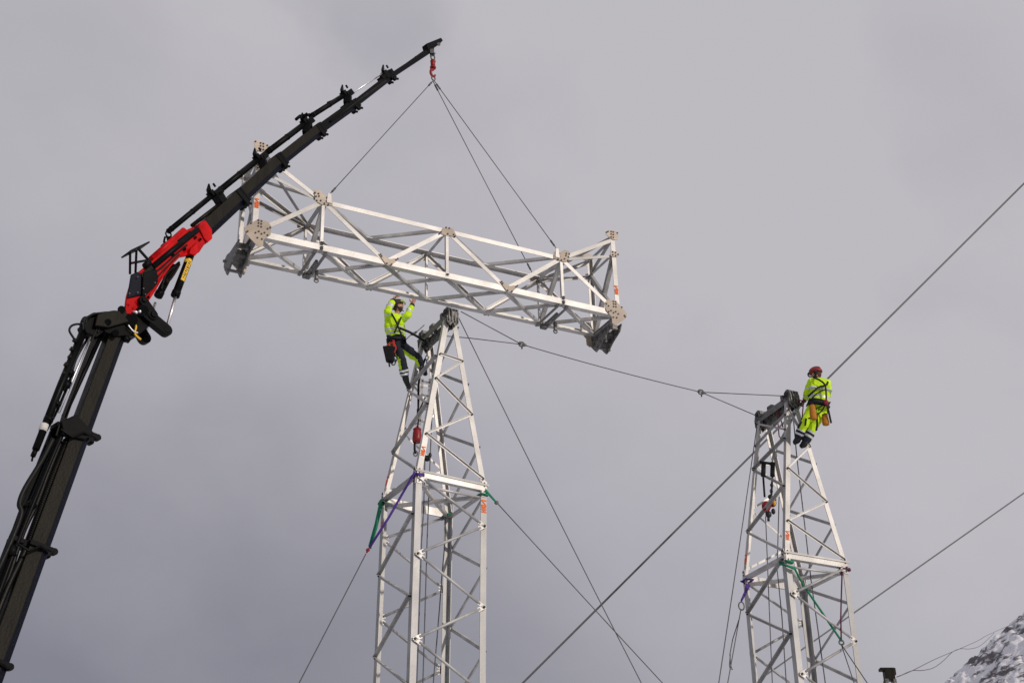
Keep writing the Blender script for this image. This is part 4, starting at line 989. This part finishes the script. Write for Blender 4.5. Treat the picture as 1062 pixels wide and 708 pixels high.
def seg_t(p, a, c):
    d = c-a; t = max(0, min(1, (p-a).dot(d)/d.dot(d))); return t, (p-(a+d*t)).length

def chain_hand(b, wrist, palm_dir, normal, thumb_side, curl, mi=0, s=1.0):
    """palm + four unequal curling fingers + thumb; normal = palm side (fingers curl towards it)"""
    pd = palm_dir.normalized(); nrm = (normal-pd*normal.dot(pd)).normalized(); sd_ = pd.cross(nrm)*thumb_side
    pal = skin_mesh({'w': (wrist-pd*.02, (.024*s, .030*s)), 'a': (wrist+pd*.03*s, (.018*s, .038*s)), 'b': (wrist+pd*.085*s, (.016*s, .042*s))}, [('w', 'a'), ('a', 'b')], 'w', 1)
    mesh_to_mb(pal, b, mi)
    for k, (off, ln) in enumerate(((.032, .075), (.011, .085), (-.011, .080), (-.032, .062))):
        p = wrist+pd*.075*s+sd_*off*s; a = 0; J = {'0': (p, .0105*s)}; E = []; d = pd.copy()
        for q in range(3):
            a += curl*(.7, 1.0, .8)[q]; d = pd*math.cos(a)+nrm*math.sin(a); p = p+d*ln*s*(.45, .32, .23)[q]
            J[str(q+1)] = (p, (.0100, .0092, .008)[q]*s); E.append((str(q), str(q+1)))
        mesh_to_mb(skin_mesh(J, E, '0', 1), b, mi)
    p = wrist+pd*.02*s+sd_*.03*s; d1 = (pd*.6+sd_*.7+nrm*.35).normalized(); d2 = (pd*.75+sd_*.15+nrm*.65).normalized()
    mesh_to_mb(skin_mesh({'0': (p, .014*s), '1': (p+d1*.045*s, .0125*s), '2': (p+d1*.045*s+d2*.035*s, .0105*s), '3': (p+d1*.045*s+d2*.06*s, .009*s)}, [('0', '1'), ('1', '2'), ('2', '3')], '0', 1), b, mi)

def head(b, c, fwd, upv, s=1.0):
    """skull + jaw, nose, ears in one surface ; materials: 0 skin, 1 hair, 2 eye"""
    fwd = fwd.normalized(); upv = (upv-fwd*upv.dot(fwd)).normalized(); rt = fwd.cross(upv)
    def fn(a):
        x, y, z = a
        if z < 0: x *= 1-.30*z*z; y *= 1-.18*z*z
        if y > .55 and abs(x) < .25 and -.35 < z < .12: y *= 1.0+.24*(1-abs(x)/.25)*(1-abs(z+.12)/.24 if abs(z+.12) < .24 else 0)
        return [x, y, z]
    n0 = len(b.f); b.ball(c, .077*s, .096*s, .118*s, rt, fwd, 22, 18, 0, fn)
    for i in range(n0, len(b.f)):       # stubble / beard on the jaw
        cc = sum((V(b.v[k]) for k in b.f[i]), V())/len(b.f[i])-c
        y, z = cc.dot(fwd)/s, cc.dot(upv)/s
        if y < .012 and z > -.09 and (z > -.03 or y < -.03): b.m[i] = 1
        if z < -.045 and y > -.01 and not (z > -.062 and abs(cc.dot(rt)) < .02): b.m[i] = 1
    for sx in (-1, 1):
        b.ball(c+rt*sx*.031*s+fwd*.082*s+upv*.012*s, .013*s, .009*s, .008*s, rt, fwd, 8, 6, 2)
        b.bar(c+rt*sx*.016*s+fwd*.089*s+upv*.030*s, c+rt*sx*.05*s+fwd*.078*s+upv*.030*s, .006*s, .012*s, mi=1)
        b.ball(c+rt*sx*.079*s-upv*.005*s-fwd*.005*s, .010*s, .022*s, .033*s, rt, fwd, 8, 6, 0)
    b.ball(c+fwd*.098*s-upv*.022*s, .013*s, .016*s, .017*s, rt, fwd, 8, 6, 0)
    b.ball(c+fwd*.086*s-upv*.056*s, .024*s, .008*s, .006*s, rt, fwd, 8, 5, 3)

def helmet(parent, I_, c, fwd, upv, shell, patch, s=1.0):
    fwd = fwd.normalized(); upv = (upv-fwd*upv.dot(fwd)).normalized(); rt = fwd.cross(upv); b = MB()
    def fn(a):
        x, y, z = a
        if z < -.05: z = -.05-.12*(1 if y < 0 else .2)*abs(y)
        return [x, y, z]
    b.ball(c+upv*.035*s, .102*s, .124*s, .108*s, rt, fwd, 20, 14, 0, fn)
    for k in (-1, 0, 1): b.tube([c+upv*.035*s+rt*k*.035*s+fwd*math.cos(a)*.120*s+upv*math.sin(a)*.110*s*(1-.06*abs(k)) for a in lin(.45, 2.6, 9)], .010*s, 6)
    o = b.build('helmet', [shell], parent, inv=I_)
    b = MB(); pts = [c+upv*.03*s+rt*math.sin(a)*.10*s+fwd*(.10+.045*math.cos(a))*s for a in lin(-1.25, 1.25, 9)]
    b.tube(pts, .014*s, 6, flat=(upv, 2.2) if False else None); b.build('helmet_brim', patch, o, inv=I_)
    b = MB()
    for sx in (-1, 1):
        b.ball(c+rt*sx*.098*s-upv*.012*s, .022*s, .036*s, .045*s, rt, fwd, 10, 7, 0)
        b.tube([c+rt*sx*.085*s+upv*.01*s, c+rt*sx*.076*s+fwd*.04*s-upv*.08*s, c+fwd*.065*s-upv*.125*s], .007*s, 5)
    b.ball(c+fwd*.125*s+upv*.06*s, .025*s, .018*s, .020*s, rt, fwd, 8, 6, 0)
    b.build('helmet_gear', M['strap'], o, inv=I_)
    return o

def person(J, name, label, cfg):
    """J: dict of joints. Builds body, jacket, trousers, boots, gloves, helmet, harness."""
    root = empty('person', J['pelvis']); tag(root, label, 'person', 'line workers on the towers'); I_ = Matrix.Translation(-root.location)
    g = cfg['girth']
    body = MB()
    bj = {k: (J[k], r) for k, r in dict(pelvis=.10, waist=.10, chest=.115, neck=.055, shl=.055, ell=.038, wrl=.027, shr=.055, elr=.038, wrr=.027, hil=.075, knl=.05, anl=.036, hir=.075, knr=.05, anr=.036).items()}
    bj['jaw'] = (J['head']-cfg['up']*.06, .05)
    be_ = [('pelvis', 'waist'), ('waist', 'chest'), ('chest', 'neck'), ('neck', 'jaw'), ('chest', 'shl'), ('shl', 'ell'), ('ell', 'wrl'), ('chest', 'shr'), ('shr', 'elr'), ('elr', 'wrr'), ('pelvis', 'hil'), ('hil', 'knl'), ('knl', 'anl'), ('pelvis', 'hir'), ('hir', 'knr'), ('knr', 'anr')]
    mesh_to_mb(skin_mesh(bj, be_, 'pelvis'), body)
    head(body, J['head'], cfg['face'], cfg['up'], 1.02)
    for s_ in 'lr':
        chain_hand(body, J['wr'+s_], J['ha'+s_]-J['wr'+s_], cfg['palm'+s_], 1 if s_ == 'l' else -1, cfg['curl'], 0, 1.05)
    body.build('body', [M['skin'], M['hair'], M['eye'], M['skin']], root, inv=I_)
    # gloves
    for s_ in 'lr':
        if not cfg['gloves']: continue
        b = MB(); chain_hand(b, J['wr'+s_], J['ha'+s_]-J['wr'+s_], cfg['palm'+s_], 1 if s_ == 'l' else -1, cfg['curl'], 0, 1.22); b.build('glove', M['navy'], root, inv=I_)
    # jacket
    mid = J['chest'].lerp(J['waist'], .5)
    jj = {'hem': (J['waist'].lerp(J['pelvis'], .75), (.165*g, .185*g)), 'waist': (J['waist'], (.16*g, .18*g)), 'mid': (mid, (.165*g, .19*g)), 'chest': (J['chest'], (.16*g, .195*g)), 'neck': (J['neck']-cfg['up']*.005, .085),
          'shl': (J['shl'], .098*g), 'ell': (J['ell'], .076*g), 'fal': (J['ell'].lerp(J['wrl'], .5), .066*g), 'wrl': (J['wrl'], .052*g),
          'shr': (J['shr'], .098*g), 'elr': (J['elr'], .076*g), 'far': (J['elr'].lerp(J['wrr'], .5), .066*g), 'wrr': (J['wrr'], .052*g)}
    je = [('hem', 'waist'), ('waist', 'mid'), ('mid', 'chest'), ('chest', 'neck'), ('chest', 'shl'), ('shl', 'ell'), ('ell', 'fal'), ('fal', 'wrl'), ('chest', 'shr'), ('shr', 'elr'), ('elr', 'far'), ('far', 'wrr')]
    nm = skin_mesh(jj, je, 'waist', 3)
    for v in nm.vertices:
        n = noise.noise(v.co*8)*.022+noise.noise(V((v.co.x*14, v.co.y*14, v.co.z*26)))*.014; v.co += v.normal*n
    def jm(p):
        best = []
        for a, c, kind in (('hem', 'chest', 't'), ('shl', 'ell', 'u'), ('ell', 'wrl', 'f'), ('shr', 'elr', 'u'), ('elr', 'wrr', 'f')):
            t, d = seg_t(p, jj[a][0], jj[c][0]); best.append((d-(.09 if kind == 't' else 0), t, kind))
        d, t, kind = min(best)
        if kind == 't': return cfg['torso'](t)
        if kind == 'u': return 1 if .62 < t < .80 else 0
        return 2 if t > .72 else (1 if .22 < t < .42 else 0)
    b = MB(); mesh_to_mb(nm, b, 0, jm); b.build('jacket', [M['lime'], M['reflect'], M['navy']], root, inv=I_)
    # trousers
    tj = {'top': (J['pelvis'].lerp(J['waist'], .35), (.155*g, .17*g)), 'pelvis': (J['pelvis'], (.155*g, .17*g))}
    te = [('top', 'pelvis')]
    for s_ in 'lr':
        tj['hi'+s_] = (J['hi'+s_], .115*g); tj['th'+s_] = (J['hi'+s_].lerp(J['kn'+s_], .5), .105*g); tj['kn'+s_] = (J['kn'+s_], .086*g); tj['ca'+s_] = (J['kn'+s_].lerp(J['an'+s_], .45), .088*g); tj['an'+s_] = (J['an'+s_], .084*g)
        te += [('pelvis', 'hi'+s_), ('hi'+s_, 'th'+s_), ('th'+s_, 'kn'+s_), ('kn'+s_, 'ca'+s_), ('ca'+s_, 'an'+s_)]
    nm = skin_mesh(tj, te, 'pelvis', 3)
    for v in nm.vertices: v.co += v.normal*(noise.noise(v.co*8+V((3, 3, 3)))*.018+noise.noise(V((v.co.x*14, v.co.y*14, v.co.z*26)))*.013)
    def tm(p):
        best = []
        for s_ in 'lr':
            for a, c, kind in (('hi', 'kn', 'th'), ('kn', 'an', 'sh')):
                t, d = seg_t(p, J[a+s_], J[c+s_]); best.append((d, t, kind, s_))
        t0, d0 = seg_t(p, J['pelvis'], J['waist'])
        d, t, kind, s_ = min(best)
        a, c = (J['hi'+s_], J['kn'+s_]) if kind == 'th' else (J['kn'+s_], J['an'+s_])
        return cfg['trouser'](kind, t, (p-(a+(c-a)*t)).normalized(), s_)
    b = MB(); mesh_to_mb(nm, b, 0, tm); b.build('trousers', [M['lime'], M['reflect'], M['navy']], root, inv=I_)
    # boots
    for s_ in 'lr':
        an, to = J['an'+s_], J['to'+s_]; d = (to-an); sh_ = (J['kn'+s_]-an).normalized()
        heel = an-sh_*.055-(d-sh_*d.dot(sh_)).normalized()*.045
        mb_ = skin_mesh({'s': (an+sh_*.10, .068), 'a': (an, .064), 'h': (heel, .050), 'm': (an.lerp(to, .55)-sh_*.02, (.048, .052)), 't': (to, (.038, .046))}, [('s', 'a'), ('a', 'h'), ('a', 'm'), ('m', 't')], 'a', 2)
        b = MB(); mesh_to_mb(mb_, b); b.build('boot', M['boot'], root, inv=I_)
    helmet(root, I_, J['head'], cfg['face'], cfg['up'], cfg['shell'], cfg['patch'], 1.06)
    # harness
    for pts, r in cfg['harness']:
        b = MB(); b.tube(smooth([V(p) for p in pts], 5), r, 6); b.build('harness_strap', M['strap'], root, inv=I_)
    return root
def JJ(d, y):
    return {k: U(v[0], v[1], y+(v[2] if len(v) > 2 else 0)) for k, v in d.items()}
# worker at the left tower, reaching up to the truss
P1Y = 22.0
p1 = JJ(dict(head=(412.8, 318.5), neck=(410.5, 327), chest=(409.5, 334), waist=(410.5, 349), pelvis=(411.5, 356),
    shr=(403.5, 327, -.10), elr=(402, 322, -.30), wrr=(408.3, 310.5, -.05), har=(411, 304.8, .02),
    shl=(416.5, 331, .12), ell=(423, 327, .0), wrl=(428, 315, .06), hal=(430.3, 308, .06),
    hir=(408.5, 358, -.09), knr=(416.8, 372, -.22), anr=(420.6, 392, .0), tor=(424.5, 402.5, -.02),
    hil=(415.5, 358, .10), knl=(433, 371, -.05), anl=(437, 382, .22), tol=(442.5, 389, .2)), P1Y)
def tr1(kind, t, n, s_):
    face = V((.85, .3, -.1)).normalized()
    if kind == 'sh' and .55 < t < .66 or kind == 'sh' and .74 < t < .84: return 1
    if kind == 'sh' and t > .5: return 2
    return 2 if n.dot(V((.62, -.62, .25)).normalized()) > .0 else 0
def to1(t): return 2 if t < .17 else (1 if .22 < t < .34 or .50 < t < .60 else 0)
toc = V((0, -1, -.45)).normalized()
def near(px, py, y, k=0.0): return U(px, py, y)
cfg1 = dict(girth=1.0, face=V((.85, -.35, .35)), up=V((-.25, -.1, 1)).normalized(), palmr=V((.6, .6, .1)), palml=V((-.3, .7, .1)), curl=.55, gloves=False, torso=to1, trouser=tr1,
    shell=M['helmet_dark'], patch=M['helmet_lime'],
    harness=[([U(406, 325, 21.78), U(411, 334, 21.76), U(415, 344, 21.78), U(418, 351, 21.85)], .018), ([U(416, 329, 21.85), U(413, 336, 21.78), U(409, 345, 21.76)], .018),
             ([U(402, 348.5, 21.9), U(407, 350, 21.78), U(413, 350.5, 21.78), U(419, 350, 21.95)], .030), ([U(408, 354, 21.8), U(406, 362, 21.8), U(411, 366, 21.85)], .018)])
person(p1, 'person', 'worker in lime jacket and navy trousers, both arms raised to the truss', cfg1)
b = MB(); b.tube(smooth([U(414, 340, 21.8), U(424, 344, 21.85), U(433, 349, 21.95), U(441, 354, 22.1)]), .024, 8)
single(b, 'lanyard', M['strap'], 'thick black lanyard from the left worker to the tower top', 'lanyard')
b = MB(); b.tube(smooth([U(421, 352, 21.9), U(427, 346.5, 21.9), U(432, 344, 21.95), U(440, 337, 22.15)]), .010, 6); b.tube([U(427, 347, 21.9), U(432, 344, 21.95)], .022, 6)
single(b, 'lanyard', M['dsteel'], 'thin rope lanyard with grip above the thick black one at the left worker', 'lanyard')
bag = empty('tool_bag', U(404, 360, 21.7)); tag(bag, 'black tool bag with red trim hanging behind the left worker', 'bag'); I_ = Matrix.Translation(-bag.location)
b = MB(); yb = 21.68; o_ = U(404, 366, yb)
b.prism([(-.06, -.17), (.07, -.20), (.10, -.02), (.11, .10), (.03, .13), (-.13, .12), (-.10, .0)], o_-Y*.07, o_+Y*.07, X, Z); b.build('bag_body', M['bagblack'], bag, inv=I_, bevel=.02)
b = MB(); b.torus(U(405.5, 361, yb-.02), X, Z, .085, .018, ry=.11); b.tube([U(408, 353, yb), U(409, 366, yb-.05)], .022, 6); b.build('bag_trim', M['bagred'], bag, inv=I_)
b = MB(); b.torus(U(408, 375, yb), X, Z, .04, .012, ry=.07); b.torus(U(410, 372, yb), X, Z, .03, .012, ry=.06); b.bar(U(403, 372, yb), U(404, 380, yb), .03, .03); b.build('karabiner', M['bolt'], bag, inv=I_)

# worker on the right tower, back to the camera
P2Y = 23.1
p2 = JJ(dict(head=(846.6, 388), neck=(848.5, 393.5), chest=(850, 400.5), waist=(849, 415), pelvis=(848.5, 420.5),
    shl=(841.5, 398, .02), ell=(837.5, 407.5, .06), wrl=(835.2, 414, .22), hal=(832.5, 416.5, .30),
    shr=(857, 399, .05), elr=(858, 409.5, .15), wrr=(850, 413, .36), har=(843, 414, .42),
    hil=(844, 423.5, .03), knl=(834.5, 439, -.08), anl=(827, 456, .10), tol=(822.5, 459.5, .16),
    hir=(853, 424, .05), knr=(844.5, 440, -.04), anr=(834.5, 459, .08), tor=(829.5, 463.5, .14)), P2Y)
def tr2(kind, t, n, s_):
    if kind == 'sh' and (.36 < t < .47 or .58 < t < .69): return 1
    if kind == 'sh' and t > .42: return 2
    return 2 if n.dot(V((-.9, .35, -.2)).normalized()) > .45 else 0
def to2(t): return 2 if t < .10 else (1 if .26 < t < .36 or .58 < t < .68 else 0)
cfg2 = dict(girth=1.13, face=V((-.9, .35, -.15)), up=V((-.08, 0, 1)).normalized(), palml=V((.2, .4, -.8)), palmr=V((-.4, 0, -.8)), curl=.6, gloves=True, torso=to2, trouser=tr2,
    shell=M['helmet_red'], patch=M['strap'],
    harness=[([U(844, 391.5, 23.0), U(850, 394, 22.86), U(855.5, 399, 22.85), U(856.8, 408, 22.85), U(856.8, 417, 22.88)], .018),
             ([U(838, 411, 22.95), U(845, 404.5, 22.85), U(850, 401, 22.84), U(856.5, 399.5, 22.86), U(858.5, 396, 22.95)], .020),
             ([U(842, 413, 22.9), U(847, 408, 22.83), U(856, 403.5, 22.85)], .013),
             ([U(838.5, 418, 22.95), U(845, 416.8, 22.86), U(852, 416.8, 22.85), U(858, 417, 22.95)], .034),
             ([U(856.5, 417, 22.86), U(853, 425, 22.9), U(847, 430, 22.9), U(838, 434, 22.95)], .014),
             ([U(855.5, 417.5, 22.86), U(852, 421, 22.86), U(846, 424, 22.88)], .013)])
person(p2, 'person', 'worker in full lime suit and red helmet leaning back on the right tower', cfg2)
b = MB(); b.ball(U(856.5, 417, 22.83), .05, .03, .06); b.tube([U(857, 414, 22.83), U(858, 421, 22.83)], .02, 6)
single(b, 'rope_clip', M['redrope'], 'small red buckle block on the right worker belt', 'buckle')
b = MB(); b.tube(smooth([U(857.5, 418, 22.85), U(859.5, 427, 22.85), U(862, 438.5, 22.9)]), .020, 6); single(b, 'lanyard', M['strap'], 'black strap end dangling beside the tan bag of the right worker', 'strap')
b = MB(); b.tube(smooth([U(847, 431, 22.9), U(847.5, 440, 22.9), U(846.5, 446, 22.9)]), .020, 6); b.tube([U(836, 434, 22.85), U(835, 441, 22.85)], .018, 6)
single(b, 'lanyard', M['strap'], 'short black strap hanging on the thigh of the right worker', 'strap')
def pouch(c, w, h, t, label):
    r_ = empty('tool_pouch', c); tag(r_, label, 'bag', 'tan tool pouches'); b = MB()
    b.tube([V((0, 0, -h)), V((0, 0, -h*.9)), V((0, 0, -h*.4)), V((0, 0, h*.5)), V((0, 0, h))], [w*.75, w, w*1.05, w*.95, w*.85], 14, flat=(X, t/w)); b.build('pouch_body', M['leather'], r_)
    b = MB(); b.tube([V((-w*.8, -.02, h*.95)), V((0, -.03, h*1.25)), V((w*.8, -.02, h*.95))], .012, 6); b.build('pouch_loop', M['strap'], r_)
pouch(U(843, 427.5, 22.78), .062, .15, .05, 'taller tan tool pouch hanging at the left hip of the right worker')
pouch(U(856, 435.5, 22.95), .066, .105, .055, 'shorter tan tool pouch hanging behind the right worker, by the dangling strap')
b = MB(); b.tube(smooth([U(836, 416.5, 23.2), U(829, 415, 23.3), U(824, 417, 23.35)]), .013, 6); b.tube([U(833, 420, 23.2), U(832, 432, 23.25)], .012, 6)
single(b, 'lanyard', M['redrope'], 'thin red lanyard between the right worker and the tower top', 'lanyard')
